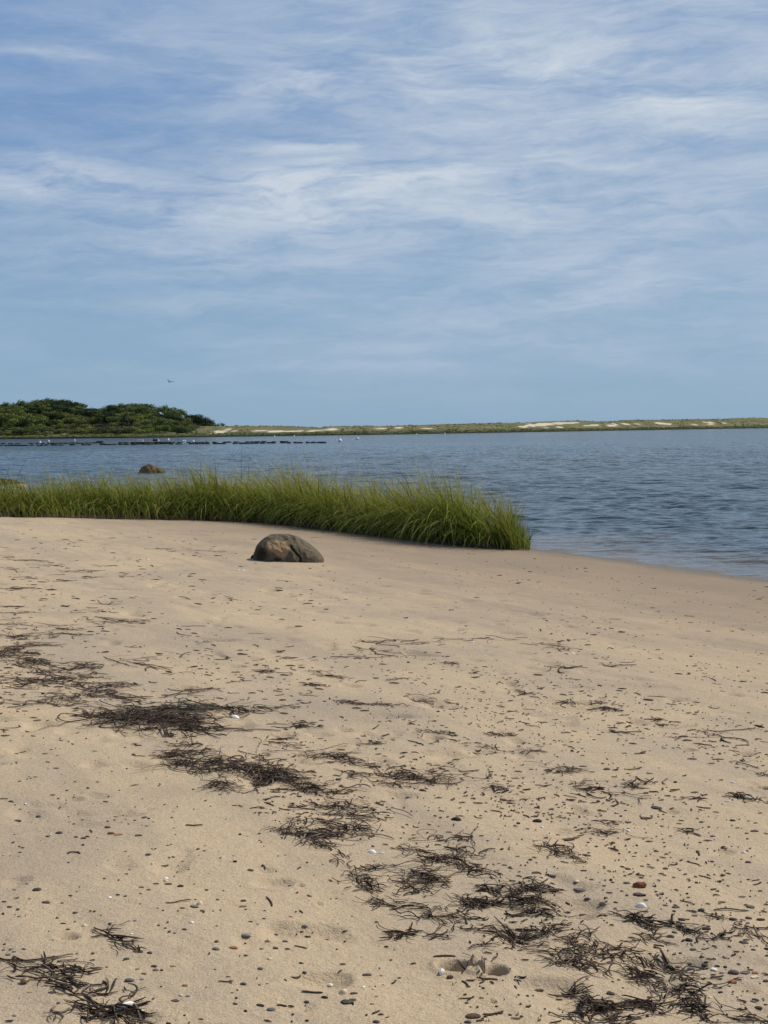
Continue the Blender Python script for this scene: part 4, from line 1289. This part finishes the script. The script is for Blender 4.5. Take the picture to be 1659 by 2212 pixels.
for z, lst in {
    'G': [(240, 125, 72, 'slate'), (1020, 82, 48, 'slate'), (1100, 85, 62, 'slate'), (1178, 100, 52, 'black'), (925, 105, 45, 'brown'), (1190, 242, 48, 'red'), (1320, 260, 42, 'slate'), (490, 273, 46, 'slate'), (90, 945, 46, 'slate'),
          (1590, 195, 46, 'slate'), (1410, 512, 62, 'grey'), (1535, 868, 44, 'brown'), (1205, 382, 42, 'brown'), (950, 863, 30, 'black'), (895, 640, 40, 'black'), (940, 672, 42, 'red'), (1225, 818, 46, 'blue'), (1205, 750, 46, 'orange'), (50, 547, 46, 'slate'),
          (90, 527, 36, 'brown'), (155, 510, 42, 'slate'), (60, 235, 44, 'slate'), (25, 200, 40, 'brown'), (95, 122, 36, 'slate'), (190, 180, 30, 'slate'), (125, 297, 34, 'slate'), (405, 208, 30, 'slate'), (460, 160, 36, 'slate'), (970, 122, 32, 'slate'), (825, 18, 32, 'black'), (680, 48, 32, 'brown'),
          (1420, 187, 36, 'slate'), (1415, 358, 26, 'brown'), (1605, 552, 42, 'slate'), (1490, 690, 40, 'slate'), (1590, 740, 56, 'slate'), (1510, 718, 36, 'red'), (1515, 795, 26, 'brown'), (1145, 850, 70, 'purple'), (925, 707, 42, 'grey'), (1130, 620, 46, 'tan'), (1640, 330, 40, 'slate'), (880, 325, 30, 'grey'), (840, 325, 22, 'grey')],
    'H': [(345, 857, 46, 'slate'), (740, 680, 78, 'slate'), (350, 430, 58, 'black'), (145, 393, 36, 'black'), (205, 460, 46, 'slate'), (140, 505, 52, 'brown'), (330, 665, 42, 'slate'), (1490, 975, 36, 'slate'), (950, 698, 32, 'slate'), (1410, 958, 40, 'slate'), (1400, 990, 60, 'slate'), (830, 683, 28, 'slate'),
          (310, 360, 28, 'black'), (25, 345, 26, 'slate'), (70, 258, 26, 'slate'), (65, 310, 30, 'slate'), (330, 345, 56, 'grey'), (85, 735, 24, 'black'), (35, 743, 28, 'slate'), (800, 988, 60, 'slate'), (870, 955, 34, 'brown'), (830, 938, 44, 'brown'), (770, 868, 34, 'red'), (800, 818, 30, 'grey'), (700, 560, 16, 'black'),
          (550, 343, 18, 'black'), (800, 608, 14, 'black'), (240, 298, 32, 'red')],
    'I': [(1025, 430, 62, 'slate'), (1050, 402, 48, 'slate'), (890, 538, 32, 'slate'), (1045, 545, 34, 'brown'), (1230, 562, 46, 'slate'), (1310, 490, 40, 'slate'), (1520, 450, 58, 'slate'), (1565, 515, 40, 'slate'), (1270, 360, 36, 'brown'), (1480, 348, 32, 'brown'), (1435, 318, 70, 'slate'), (1100, 320, 56, 'slate'),
          (990, 225, 40, 'slate'), (860, 265, 46, 'purple'), (1060, 238, 60, 'black'), (1180, 292, 50, 'black'), (350, 272, 56, 'slate'), (455, 285, 66, 'slate'), (740, 80, 56, 'slate'), (580, 218, 60, 'black'), (600, 175, 36, 'black'), (665, 205, 40, 'black'), (480, 188, 50, 'slate'), (145, 12, 70, 'slate'), (250, 30, 74, 'slate'),
          (175, 42, 42, 'slate'), (1360, 665, 50, 'slate'), (1330, 622, 46, 'black'), (1430, 728, 70, 'orange'), (1405, 752, 36, 'black'), (1580, 845, 60, 'black'), (1600, 900, 66, 'slate'), (1645, 873, 36, 'black'), (1575, 940, 34, 'black'), (1160, 795, 60, 'slate'), (1200, 745, 40, 'tan'), (885, 825, 40, 'brown'), (950, 410, 50, 'orange'), (1260, 380, 70, 'slate'), (1380, 568, 30, 'brown')],
    'D': [(385, 635, 56, 'slate'), (700, 598, 56, 'brown'), (118, 555, 66, 'slate'), (450, 560, 32, 'black'), (345, 385, 42, 'slate'), (435, 355, 26, 'black'), (250, 527, 46, 'slate'), (1130, 790, 32, 'brown'), (310, 657, 36, 'slate'), (905, 650, 60, 'brown'), (545, 668, 44, 'slate'), (570, 658, 40, 'slate'), (495, 660, 36, 'brown'),
          (130, 760, 28, 'brown'), (795, 560, 20, 'black'), (880, 550, 26, 'slate'), (960, 587, 24, 'slate'), (635, 300, 30, 'slate'), (230, 267, 36, 'slate'), (130, 478, 26, 'slate'), (70, 428, 40, 'brown'), (1095, 713, 26, 'slate'), (1340, 715, 22, 'slate'), (1335, 750, 30, 'slate'), (1000, 742, 24, 'slate'), (1195, 818, 26, 'slate'), (820, 752, 30, 'slate'), (125, 295, 26, 'slate'),
          (1135, 600, 18, 'black'), (840, 574, 22, 'slate'), (730, 230, 24, 'slate'), (365, 210, 50, 'grey')],
    'B': [(70, 588, 46, 'black'), (295, 598, 42, 'grey'), (462, 602, 32, 'slate'), (178, 594, 32, 'slate'), (200, 783, 24, 'brown'), (660, 1184, 26, 'red'), (860, 1000, 26, 'slate')],
    'E': [(205, 527, 22, 'black'), (450, 590, 20, 'brown'), (1325, 300, 84, 'black'), (1600, 583, 30, 'slate'), (1640, 595, 46, 'black'), (1630, 170, 60, 'brown')],
    'F': [(930, 255, 44, 'slate'), (785, 288, 36, 'black'), (865, 43, 84, 'slate'), (1225, 65, 36, 'black'), (1575, 125, 60, 'black'), (1580, 70, 36, 'black'), (1365, 232, 36, 'black'), (1520, 138, 32, 'black'), (1095, 55, 46, 'slate'), (1300, 158, 44, 'black'), (1530, 328, 46, 'black'), (1460, 102, 40, 'brown'), (745, 372, 50, 'slate'), (990, 370, 46, 'slate'), (1215, 350, 30, 'black'), (155, 62, 76, 'black'), (1430, 55, 50, 'black')],
}.items():
    for x, y, wpx, col in lst:
        pebble(z, x, y, wpx, col)

# white and cream pebbles
pebble('H', 1225, 672, 60, 'white', 'bright white egg-shaped pebble on the rim of the trodden hollow', 'white_pebble', 2.0, 1.0)
pebble('I', 1308, 648, 60, 'white', 'white pebble touching the dark grey-green stone, lower right', 'white_pebble', 1.2, -.5)
pebble('I', 1575, 697, 72, 'cream', 'big cream stone near the right edge under an orange one', 'stone', 1.2)
pebble('I', 1212, 522, 38, 'cream', 'cream pebble right of a grey stone, lower right', 'pebble', 1.0)
pebble('G', 1180, 814, 38, 'cream', 'cream pebble with a blue-grey neighbour, lower left of centre', 'pebble', 1.2)


def shell_mesh(seed, material, bowl=.32, elong=.72):
    """hollow fluted clam half, opening down"""
    na_, nr_ = 40, 10
    V_ = []
    for s_, off_ in ((1, 0), (-1, -.035)):
        for ir in range(nr_ + 1):
            r_ = ir / nr_
            for ia in range(na_):
                a_ = 6.2832 * ia / na_
                rim = 1 + .06 * math.cos(2 * a_ + seed) - .16 * max(0, math.cos(a_ - 1.57)) ** 6
                x_ = .5 * r_ * math.cos(a_) * rim
                y_ = .5 * elong * r_ * math.sin(a_) * rim
                z_ = bowl * (1 - r_ ** 2.2) + .008 * math.cos(a_ * 20) * r_ + off_
                V_.append((x_, y_, max(z_, off_)))
    n1_ = (nr_ + 1) * na_
    F_ = []
    for ir in range(nr_):
        for ia in range(na_):
            a0, a1 = ir * na_ + ia, ir * na_ + (ia + 1) % na_
            F_.append((a0, a0 + na_, a1 + na_, a1))
            F_.append((n1_ + a0, n1_ + a1, n1_ + a1 + na_, n1_ + a0 + na_))
    for ia in range(na_):
        a0, a1 = nr_ * na_ + ia, nr_ * na_ + (ia + 1) % na_
        F_.append((a0, n1_ + a0, n1_ + a1, a1))
    return mesh('shell', V_, F_, material)


M_SHELL = simple("white_shell", (0.82, 0.79, 0.73), (0.70, 0.65, 0.56), 6, 0.5, 0.4)
M_CREAM = simple("cream_shell", (0.66, 0.53, 0.35), (0.52, 0.40, 0.25), 6, 0.6, 0.4)
M_GREYSH = simple("grey_shell", (0.52, 0.52, 0.50), (0.40, 0.40, 0.39), 6, 0.5, 0.4)
SH = {'w': [shell_mesh(1, M_SHELL), shell_mesh(2, M_SHELL, .25, .6)], 'c': [shell_mesh(3, M_CREAM), shell_mesh(4, M_CREAM, .25, .8)], 'g': [shell_mesh(5, M_GREYSH, .2, .9)], 'l': [shell_mesh(6, M_SHELL, .16, .34)]}


def shell(z, x, y, wpx, key, label=None, yaw=None, tilt=0.0, hgt=1.0):
    p = on_sand(*zp(z, x, y))
    sz = px_size(z, wpx, p[1])
    o = obj('shell', SH[key][rng.integers(len(SH[key]))])
    lay(o, p[0], p[1] + sz * .15, -.001, yaw if yaw is not None else rng.uniform(-.7, .7), (sz, sz, sz * hgt))
    if tilt:
        o.rotation_quaternion = o.rotation_quaternion @ Matrix.Rotation(tilt, 3, 'X').to_quaternion()
        o.location.z += sz * .05
    if label:
        tag(o, label, 'shell')
    else:
        tag(o, ('white' if key in 'wl' else 'cream') + ' shell piece on open sand, one of several alike', 'shell', ('white' if key in 'wl' else 'cream') + ' shell pieces on the sand')


shell('A', 1530, 1043, 70, 'w', 'white shell right of the biggest eelgrass mat', 0.1)
shell('G', 812, 905, 165, 'l', 'long white shell on the brown eelgrass bundle at the bottom edge', .75, 0.5, 1.6)
shell('G', 920, 922, 42, 'g', 'small grey translucent shell right of the long white shell')
shell('F', 833, 620, 76, 'w', 'split white shell below the red stones, lower right', 0.0, 0.2, 1.3)
shell('F', 1500, 267, 36, 'w', 'white shell on a dark bit of weed near the right edge', None, 0, 1.6)
shell('E', 770, 512, 60, 'w', 'broken white shell above the pointed eelgrass bundle, left piece', 0)
shell('E', 835, 514, 40, 'l', 'broken white shell above the pointed eelgrass bundle, right piece', 0)
shell('I', 205, 100, 34, 'w', 'white shell inside the loop of the heavy eelgrass mat')
shell('G', 1305, 215, 50, 'c', 'tan shell standing beside a flat grey pebble, lower left', 1.0, .3, 1.5)
shell('G', 550, 358, 44, 'c', 'cream shell at the upper end of the half buried eelgrass lump')
shell('H', 585, 797, 62, 'c', 'tan broken shell above the slate pebbles near the bottom', .3, .4, 1.6)
shell('E', 1440, 447, 34, 'c', 'tan shell at the right end of the open eelgrass loop')
shell('C', 1435, 948, 34, 'l', 'thin white shell at right, above another curved white one', 0.05, 0, 2.2)
shell('C', 1405, 1065, 42, 'l', 'curved white shell at right, below a thin white one', -.5)
shell('C', 1550, 1045, 42, 'g', 'pale pinkish shell touching the blue-black seaweed lump')
shell('D', 467, 416, 34, 'w', 'bright white shell fragment alone on the left sand', 0, 0, 1.2)
for z, lst in {'A': [(1090, 865, 28, 'w'), (1205, 912, 18, 'w'), (1560, 942, 18, 'c'), (1555, 75, 20, 'w'), (1590, 78, 20, 'w'), (970, 6, 18, 'w'), (1215, 153, 34, 'l'), (1500, 875, 26, 'c'), (770, 603, 12, 'w'), (930, 610, 12, 'w'), (1285, 793, 16, 'c')],
               'D': [(163, 440, 24, 'w'), (12, 88, 18, 'w'), (330, 645, 24, 'c'), (1083, 932, 34, 'w')], 'F': [(745, 123, 38, 'w'), (945, 103, 20, 'w'), (182, 98, 28, 'w'), (410, 455, 40, 'c'), (1640, 630, 24, 'c'), (1490, 712, 24, 'w'), (1425, 790, 26, 'w')],
               'G': [(715, 174, 32, 'w'), (1250, 337, 36, 'w'), (860, 410, 24, 'w'), (490, 187, 14, 'w'), (1080, 65, 40, 'c'), (808, 387, 12, 'w'), (1345, 380, 14, 'w')],
               'H': [(497, 748, 40, 'w'), (715, 758, 32, 'w'), (782, 768, 30, 'c'), (155, 858, 22, 'w'), (850, 742, 26, 'c'), (762, 500, 10, 'w'), (100, 575, 40, 'c')],
               'I': [(1280, 826, 32, 'c'), (1490, 868, 30, 'c'), (1205, 748, 50, 'c')], 'C': [(415, 120, 28, 'w'), (350, 163, 12, 'w'), (105, 955, 22, 'c'), (490, 1085, 12, 'w'), (305, 16, 10, 'w')],
               'B': [(600, 600, 24, 'w'), (555, 397, 12, 'w'), (1390, 195, 14, 'w'), (1425, 216, 36, 'l'), (1510, 523, 12, 'w'), (90, 725, 22, 'c')], 'U': [(365, 57, 18, 'w'), (965, 255, 18, 'w'), (175, 313, 10, 'w')]}.items():
    for x, y, wpx, key in lst:
        shell(z, x, y, wpx, key)

# moon snail shell
p = on_sand(*zp('G', 160, 735))
sz = px_size('G', 72, p[1])
sp_ = []
for k_ in range(90):
    t = k_ / 89
    a_ = t * 6.2832 * 2.6
    r_ = .03 + .22 * (1 - t) ** 1.2
    sp_.append(((r_ * math.cos(a_)), r_ * math.sin(a_), .22 + .38 * t))
V_, F_ = tube(sp_, [max(.02, .30 * (1 - k_ / 89) ** 1.1) for k_ in range(90)], 12)
M_SNAIL = simple("snail_shell", (0.30, 0.20, 0.09), (0.14, 0.09, 0.045), 3, 0.4, 0.5)
o = obj('snail_shell', mesh('snail_shell', V_, F_, M_SNAIL))
lay(o, p[0], p[1] + sz * .2, sz * .02, .8, sz)
tag(o, 'round brown snail shell on eelgrass strands, lower left', 'shell')


# loose strands and crumbs scattered over the sand --------------------
def weight(x, y):
    """how littered the sand is at a pixel of the source picture"""
    X_, Y_ = x / 3024, y / 4032
    if Y_ < .515:
        return 0.10
    wgt = 0.35
    if X_ > .55:
        wgt = 0.9
    if .3 < X_ <= .55 and .58 < Y_ < .80:
        wgt = 0.8
    if X_ <= .3 and Y_ < .70:
        wgt = 0.75
    if X_ < .33 and Y_ > .73:
        wgt = 0.13
    if .33 <= X_ < .60 and Y_ > .83:
        wgt = 0.10
    if Y_ > .80:
        wgt *= .5
    if Y_ < .58 and .3 < X_ < .6:
        wgt = .45
    return wgt


cand = []
while len(cand) < 5400:
    sx_, sy_ = rng.uniform(-60, 3090), rng.uniform(2060, 4060)
    if sy_ < 2300 and sx_ > 2050 and sy_ < 2170 + (sx_ - 2100) * .115 + 10:
        continue
    if rng.random() > weight(sx_, sy_):
        continue
    p = on_plane(sx_ / 1.8228, sy_ / 1.8228)
    if p[1] > front_y(p[0]) - .15:
        continue
    s_ = float(NRM @ p[:2])
    t_ = float(tdir @ p[:2])
    patch = fbm(np.array(t_ * .40), np.array(s_ * 1.7), 4, 91, .6) + .45
    if rng.random() > 0.05 + 2.4 * max(0.0, patch - .08) ** 1.8:
        continue
    isp = rng.random() < (.32 if sx_ > 1500 else .22)
    if sx_ < 1000 and sy_ > 2950:
        isp = rng.random() < .75
    if isp:
        size = min(.036, .0085 * math.exp(rng.normal(0, .45)))
    else:
        size = min(.13 if sx_ > 1300 else .24, (.020 if p[1] > 6.5 else .0135) * math.exp(rng.normal(0, .78)))
        if sx_ < 1300 and sy_ < 2900:
            size = min(.30, size * 1.9)
    cand.append((p[0], p[1], size, isp, (size * (1 if isp else .5)) / p[1]))
peb = sorted([c_ for c_ in cand if c_[3]], key=lambda c_: -c_[4])
bit = sorted([c_ for c_ in cand if not c_[3]], key=lambda c_: -c_[4])
PCOL = ['slate'] * 6 + ['black'] * 3 + ['blue'] * 1 + ['brown'] * 4 + ['grey'] * 4 + ['purple'] * 1 + ['tan'] * 1
PIND = 45
for x, y, size, _, _ in peb[:PIND]:
    col = PCOL[rng.integers(len(PCOL))]
    o = obj('pebble', STONES[col][rng.integers(3)])
    sc_ = size * 1.2
    lay(o, x, y, sc_ * .05, rng.normal(0, .6), (sc_, sc_, sc_ * rng.uniform(.7, 1.1)))
    tag(o, STONE_C[col][2] + ' rounded pebble on the sand, one of many alike', 'pebble', STONE_C[col][2] + ' pebbles on the sand')
BITS = []
for q in range(24):
    curl = .04 + .18 * rng.random()
    a_, zz = strand_path(rng, (0, 0), 0, 1.0, curl, .05, 9)
    a_ -= a_.mean(0)
    v_, f_ = strand_geo(np.column_stack([a_, zz + .012]), 1.0, 1.0)
    BITS.append((a_, zz))
BM = {}


def bit_mesh(q, slim):
    if (q, slim) not in BM:
        a_, zz = BITS[q]
        v_, f_ = strand_geo(np.column_stack([a_, zz * .6 + .004]), slim, slim * .5)
        BM[(q, slim)] = mesh('eelgrass_strand', v_, f_, M_WRACK, False)
    return BM[(q, slim)]


for x, y, size, _, _ in bit[:290]:
    q = int(rng.integers(24))
    slim = .19 if size < .04 else (.11 if size < .08 else (.06 if size < .14 else .035))
    o = obj('eelgrass_strand', bit_mesh(q, slim))
    yaw = rng.normal(-.15, .45) if rng.random() < .75 else rng.uniform(0, 6.28)
    lay(o, x, y, -.001, yaw, size)
    tag(o, 'single short strand of dark dried eelgrass lying loose on the sand', 'seaweed', 'loose eelgrass strands on the sand')


def crumbs(name, items, build, material, label, cat):
    Vs, Fs, off = [], [], 0
    for it in items:
        v_, f_ = build(it)
        Vs.append(v_)
        Fs.append(f_ + off)
        off += len(v_)
    o = obj(name, mesh(name, np.vstack(Vs), np.vstack(Fs), material, name == 'gravel'))
    tag(o, label, cat, kind='stuff')


def bit_build(it):
    x, y, size, _, _ = it
    a_, zz = BITS[int(rng.integers(24))]
    yaw = rng.normal(-.15, .45) if rng.random() < .75 else rng.uniform(0, 6.28)
    c_, s_ = math.cos(yaw), math.sin(yaw)
    b_ = a_[::3] * size
    P = np.column_stack([x + b_[:, 0] * c_ - b_[:, 1] * s_, y + b_[:, 0] * s_ + b_[:, 1] * c_])
    P = np.column_stack([P, ground(P[:, 0], P[:, 1]) + .002 + zz[::3] * size * .8])
    wv = min(.012, max(.0055, size * .16))
    return strand_geo(P, wv, wv * .7)


_b = bmesh.new()
bmesh.ops.create_icosphere(_b, subdivisions=1, radius=.5)
ICO_V = np.array([v_.co[:] for v_ in _b.verts])
ICO_F = np.array([[v_.index for v_ in f_.verts] for f_ in _b.faces])
_b.free()


def peb_build(it):
    x, y, size, _, _ = it
    yaw = rng.uniform(0, 6.28)
    c_, s_ = math.cos(yaw), math.sin(yaw)
    v_ = ICO_V * np.array([1, rng.uniform(.55, .9), rng.uniform(.4, .6)]) * size * 1.2 * rng.uniform(.85, 1.1, (len(ICO_V), 1))
    return np.column_stack([x + v_[:, 0] * c_ - v_[:, 1] * s_, y + v_[:, 0] * s_ + v_[:, 1] * c_, float(ground(x, y)) + v_[:, 2] + size * .15]), ICO_F


crumbs('eelgrass_scraps', bit[290:], bit_build, M_WRACK, 'tiny dark scraps of eelgrass strewn over the whole beach', 'seaweed')
M_GRAVEL = m_wrack("gravel", (0.026, 0.022, 0.018), (0.120, 0.100, 0.080), (0.30, 0.21, 0.13))
crumbs('gravel', peb[PIND:], peb_build, M_GRAVEL, 'tiny grey and brown pebbles strewn over the beach', 'gravel')

# ---------------------------------------------------------------- oyster floats, buoys, rafts
M_FLOAT = simple("black_mesh_bag", (0.012, 0.013, 0.014), (0.035, 0.036, 0.038), 14, 0.7, 0.4)
M_BUOY = simple("white_buoy", (0.80, 0.80, 0.78), (0.70, 0.70, 0.68), 4, 0.5, 0.4)
M_DECK = simple("raft_boards", (0.20, 0.16, 0.115), (0.11, 0.09, 0.065), 5, 0.9)
M_POLE = simple("dark_pole", (0.05, 0.05, 0.05), None, 5, 0.7)


def box(x0, x1, y0, y1, z0, z1, bev=.0):
    bm = bmesh.new()
    bmesh.ops.create_cube(bm, size=1)
    for v_ in bm.verts:
        v_.co = ((x0 + x1) / 2 + v_.co.x * (x1 - x0), (y0 + y1) / 2 + v_.co.y * (y1 - y0), (z0 + z1) / 2 + v_.co.z * (z1 - z0))
    if bev:
        bmesh.ops.bevel(bm, geom=bm.edges[:], offset=bev, segments=2, affect='EDGES')
    bm.verts.index_update()
    V_ = [tuple(v_.co) for v_ in bm.verts]
    F_ = [tuple(v_.index for v_ in f_.verts) for f_ in bm.faces]
    bm.free()
    return V_, F_


bag = mesh('oyster_bag', *join([box(-.45, .45, -.26, .26, -.09, .05, .03), tube([(-.45, -.22, .04), (.45, -.22, .04)], [.07, .07], 8), tube([(-.45, .22, .04), (.45, .22, .04)], [.07, .07], 8)]), M_FLOAT)
count = 0
for row, (ya, yb) in enumerate(((963.4, 956.6), (959.2, 954.6))):
    px = -6.0
    while px < 690:
        px += random.uniform(7.0, 17.0)
        if row == 2 and (px > 330 or random.random() < .45):
            continue
        if random.random() < .10 or (row == 1 and px > 620):
            continue
        py = ya + (yb - ya) * px / 690 + random.uniform(-.35, .35)
        q = on_water(px, py)
        o = obj('oyster_bag', bag, None, (q[0], q[1], .06))
        o.rotation_euler = (random.uniform(-.1, .1), random.uniform(-.06, .06), random.uniform(-.35, .35))
        s_ = random.uniform(.6, 1.05)
        o.scale = (s_, s_, random.uniform(.8, 1.25))
        tag(o, 'black floating oyster bag in the long rows out on the bay', 'oyster bag', 'floating oyster bags in rows')
        count += 1


def buoy(sx_, sy_, dia, label, group=None):
    q = on_water(sx_ / 1.8228, sy_ / 1.8228 + .6)
    bm = bmesh.new()
    bmesh.ops.create_uvsphere(bm, u_segments=16, v_segments=10, radius=dia / 2)
    bmesh.ops.create_cone(bm, segments=10, radius1=dia * .13, radius2=dia * .10, depth=dia * .35, cap_ends=True, matrix=Matrix.Translation((0, 0, dia * .58)))
    me_ = bpy.data.meshes.new('buoy')
    bm.to_mesh(me_)
    bm.free()
    me_.polygons.foreach_set('use_smooth', np.ones(len(me_.polygons), dtype=bool))
    me_.materials.append(M_BUOY)
    o = obj('buoy', me_, None, (q[0], q[1], dia * .22))
    tag(o, label, 'buoy', group)


buoy(1339, 1738, .62, 'larger white buoy right of the end of the oyster rows')
buoy(1409, 1730, .55, 'white buoy farther out and right of the larger one')
buoy(1325, 1734, .25, 'tiny pale buoy just left of the larger white buoy')
buoy(158, 1745, .50, 'white buoy nearest the left edge, just behind the oyster rows')
buoy(192, 1739, .45, 'white buoy behind and right of the one nearest the left edge')
buoy(294, 1735, .42, 'white buoy alone below the hill, between the left pair and the rafts')
buoy(663, 1733, .50, 'white buoy right of the pole raft, farthest from the rows')
buoy(722, 1738, .36, 'left one of a tight pair of small buoys behind the rows')
buoy(729, 1738, .36, 'right one of a tight pair of small buoys behind the rows')
buoy(762, 1741, .45, 'white buoy touching the back of the rows, right of the tight pair')
for sx_, sy_ in ((1081, 1719), (1158, 1718), (1641, 1711), (1752, 1708), (2773, 1688)):
    buoy(sx_, sy_, .45, 'tiny white buoy far out under the dune shore', 'tiny buoys under the far shore')


def raft(sx_, sy_, w_, label, pole=0, crate=None):
    q = on_water(sx_ / 1.8228, sy_ / 1.8228)
    t = empty('work_raft', (q[0], q[1], 0))
    tag(t, label, 'raft')
    obj('deck', mesh('deck', *join([box(-w_ / 2, w_ / 2, -.8 + .33 * k_, -.8 + .33 * k_ + .29, .30, .36) for k_ in range(5)]), M_DECK, False), t)
    for y_ in (-.6, .6):
        obj('pontoon', mesh('pontoon', *tube([(-w_ / 2, y_, .14), (w_ / 2, y_, .14)], [.17, .17], 10), M_FLOAT), t)
    if pole:
        obj('pole', mesh('pole', *tube([(-.3, .3, .1), (-.3, .3, pole)], [.045, .03], 8), M_POLE), t)
    return q


raft(560, 1749, 3.4, 'low brown raft among the oyster bags, without a pole')
raft(612, 1748, 5.2, 'longer brown raft with a tall thin pole among the oyster bags', 4.3)


def crate(sx_, sy_, w_, label, m1, m2, tilt=0):
    q = on_water(sx_ / 1.8228, sy_ / 1.8228 + .8)
    t = empty('float_box', (q[0], q[1], 0))
    tag(t, label, 'float')
    obj('box', mesh('box', *box(-w_ / 2, w_ / 2, -.35, .35, -.1, .26, .04), m1, False), t)
    obj('lid', mesh('lid', *box(-w_ / 2 - .03, w_ / 2 + .03, -.38, .38, .264, .34, .02), m2, False), t)


crate(553, 1736, 1.0, 'white float box behind the shorter raft', M_BUOY, M_BUOY)
crate(613, 1735, 1.0, 'dark float box behind the pole raft', M_FLOAT, M_FLOAT)
buoy(624, 1736, .40, 'white buoy touching the dark float box behind the pole raft')
crate(393, 1743, 1.2, 'dark float box standing behind the rows below the hill', M_FLOAT, M_FLOAT)


# ---------------------------------------------------------------- birds
def bird(name, loc, body_dir, wings, material, label, sc_=1.0):
    """one body with head and tail; wings: lists of (x, y, z, chord) from shoulder to tip"""
    bm = bmesh.new()
    f = Vector(body_dir).normalized()
    rot = Vector((0, 1, 0)).rotation_difference(f).to_matrix().to_4x4()
    V_, F_ = tube([(0, -.34, .01), (0, -.22, 0), (0, -.08, -.01), (0, .10, 0), (0, .20, .02), (0, .26, .035), (0, .33, .03), (0, .40, .015)],
                  [.02, .055, .085, .08, .055, .05, .04, .008], 12)
    parts = [([tuple(rot @ Vector(v_)) for v_ in V_], F_)]
    tail, tf = box(-.07, .07, -.50, -.25, -.012, .012)
    tail = [tuple(rot @ Vector((v_[0] * (1.6 if v_[1] < -.4 else .8), v_[1], v_[2]))) for v_ in tail]
    parts.append((tail, tf))
    for wg in wings:
        Vw, Fw = [], []
        for (x_, y_, z_, ch) in wg:
            c0 = Vector((x_, y_, z_))
            up = Vector((0, 0, .016))
            for e_, u_ in ((.42, 1), (-.58, .4), (-.58, -.4), (.42, -1)):
                Vw.append(tuple(c0 + f * ch * e_ + up * u_))
        m_ = len(wg)
        for k_ in range(m_ - 1):
            for q_ in range(4):
                Fw.append((k_ * 4 + q_, k_ * 4 + (q_ + 1) % 4, k_ * 4 + 4 + (q_ + 1) % 4, k_ * 4 + 4 + q_))
        Fw += [(3, 2, 1, 0), tuple((m_ - 1) * 4 + q_ for q_ in range(4))]
        parts.append((Vw, Fw))
    V_, F_ = join(parts)
    o = obj(name, mesh(name, np.array(V_) * sc_, F_, material), None, loc)
    rm = o.modifiers.new('fuse', 'REMESH')
    rm.mode = 'VOXEL'
    rm.voxel_size = .012 * sc_
    rm.use_smooth_shade = True
    tag(o, label, 'bird')
    return o


M_DARKBIRD = simple("dark_feathers", (0.035, 0.035, 0.038), (0.02, 0.02, 0.022), 6, 0.8)
M_GULL = simple("white_feathers", (0.82, 0.82, 0.80), (0.72, 0.73, 0.74), 5, 0.7)
loc = at(667.5 / 1.8228, 1503.8 / 1.8228, 255)
bird('flying_bird', loc, (-.35, -.9, -.25), [[(-.04, 0, .02, .26), (-.20, .15, .22, .24), (-.34, .3, .40, .26), (-.42, .4, .46, .12)],
                                         [(.04, 0, .02, .26), (.32, -.05, .06, .22), (.62, -.1, .02, .26), (.82, -.2, -.06, .10)]], M_DARKBIRD, 'dark bird gliding in the sky above the wooded hill')
loc = at(638 / 1.8228, 1630.5 / 1.8228, 300)
bird('gull', loc, (.93, .1, -.22), [[(-.05, -.06, .02, .34), (-.16, -.12, .18, .40), (-.20, -.2, .38, .36), (-.10, -.3, .54, .16)],
                                  [(-.05, .06, .02, .34), (-.22, .14, .16, .36), (-.40, .25, .30, .30), (-.46, .4, .38, .12)]], M_GULL, 'white gull flying low in front of the hill trees')
print('trees', tree_n, 'bags', count, 'objects', len(bpy.data.objects), 'peb', len(peb), 'bit', len(bit))
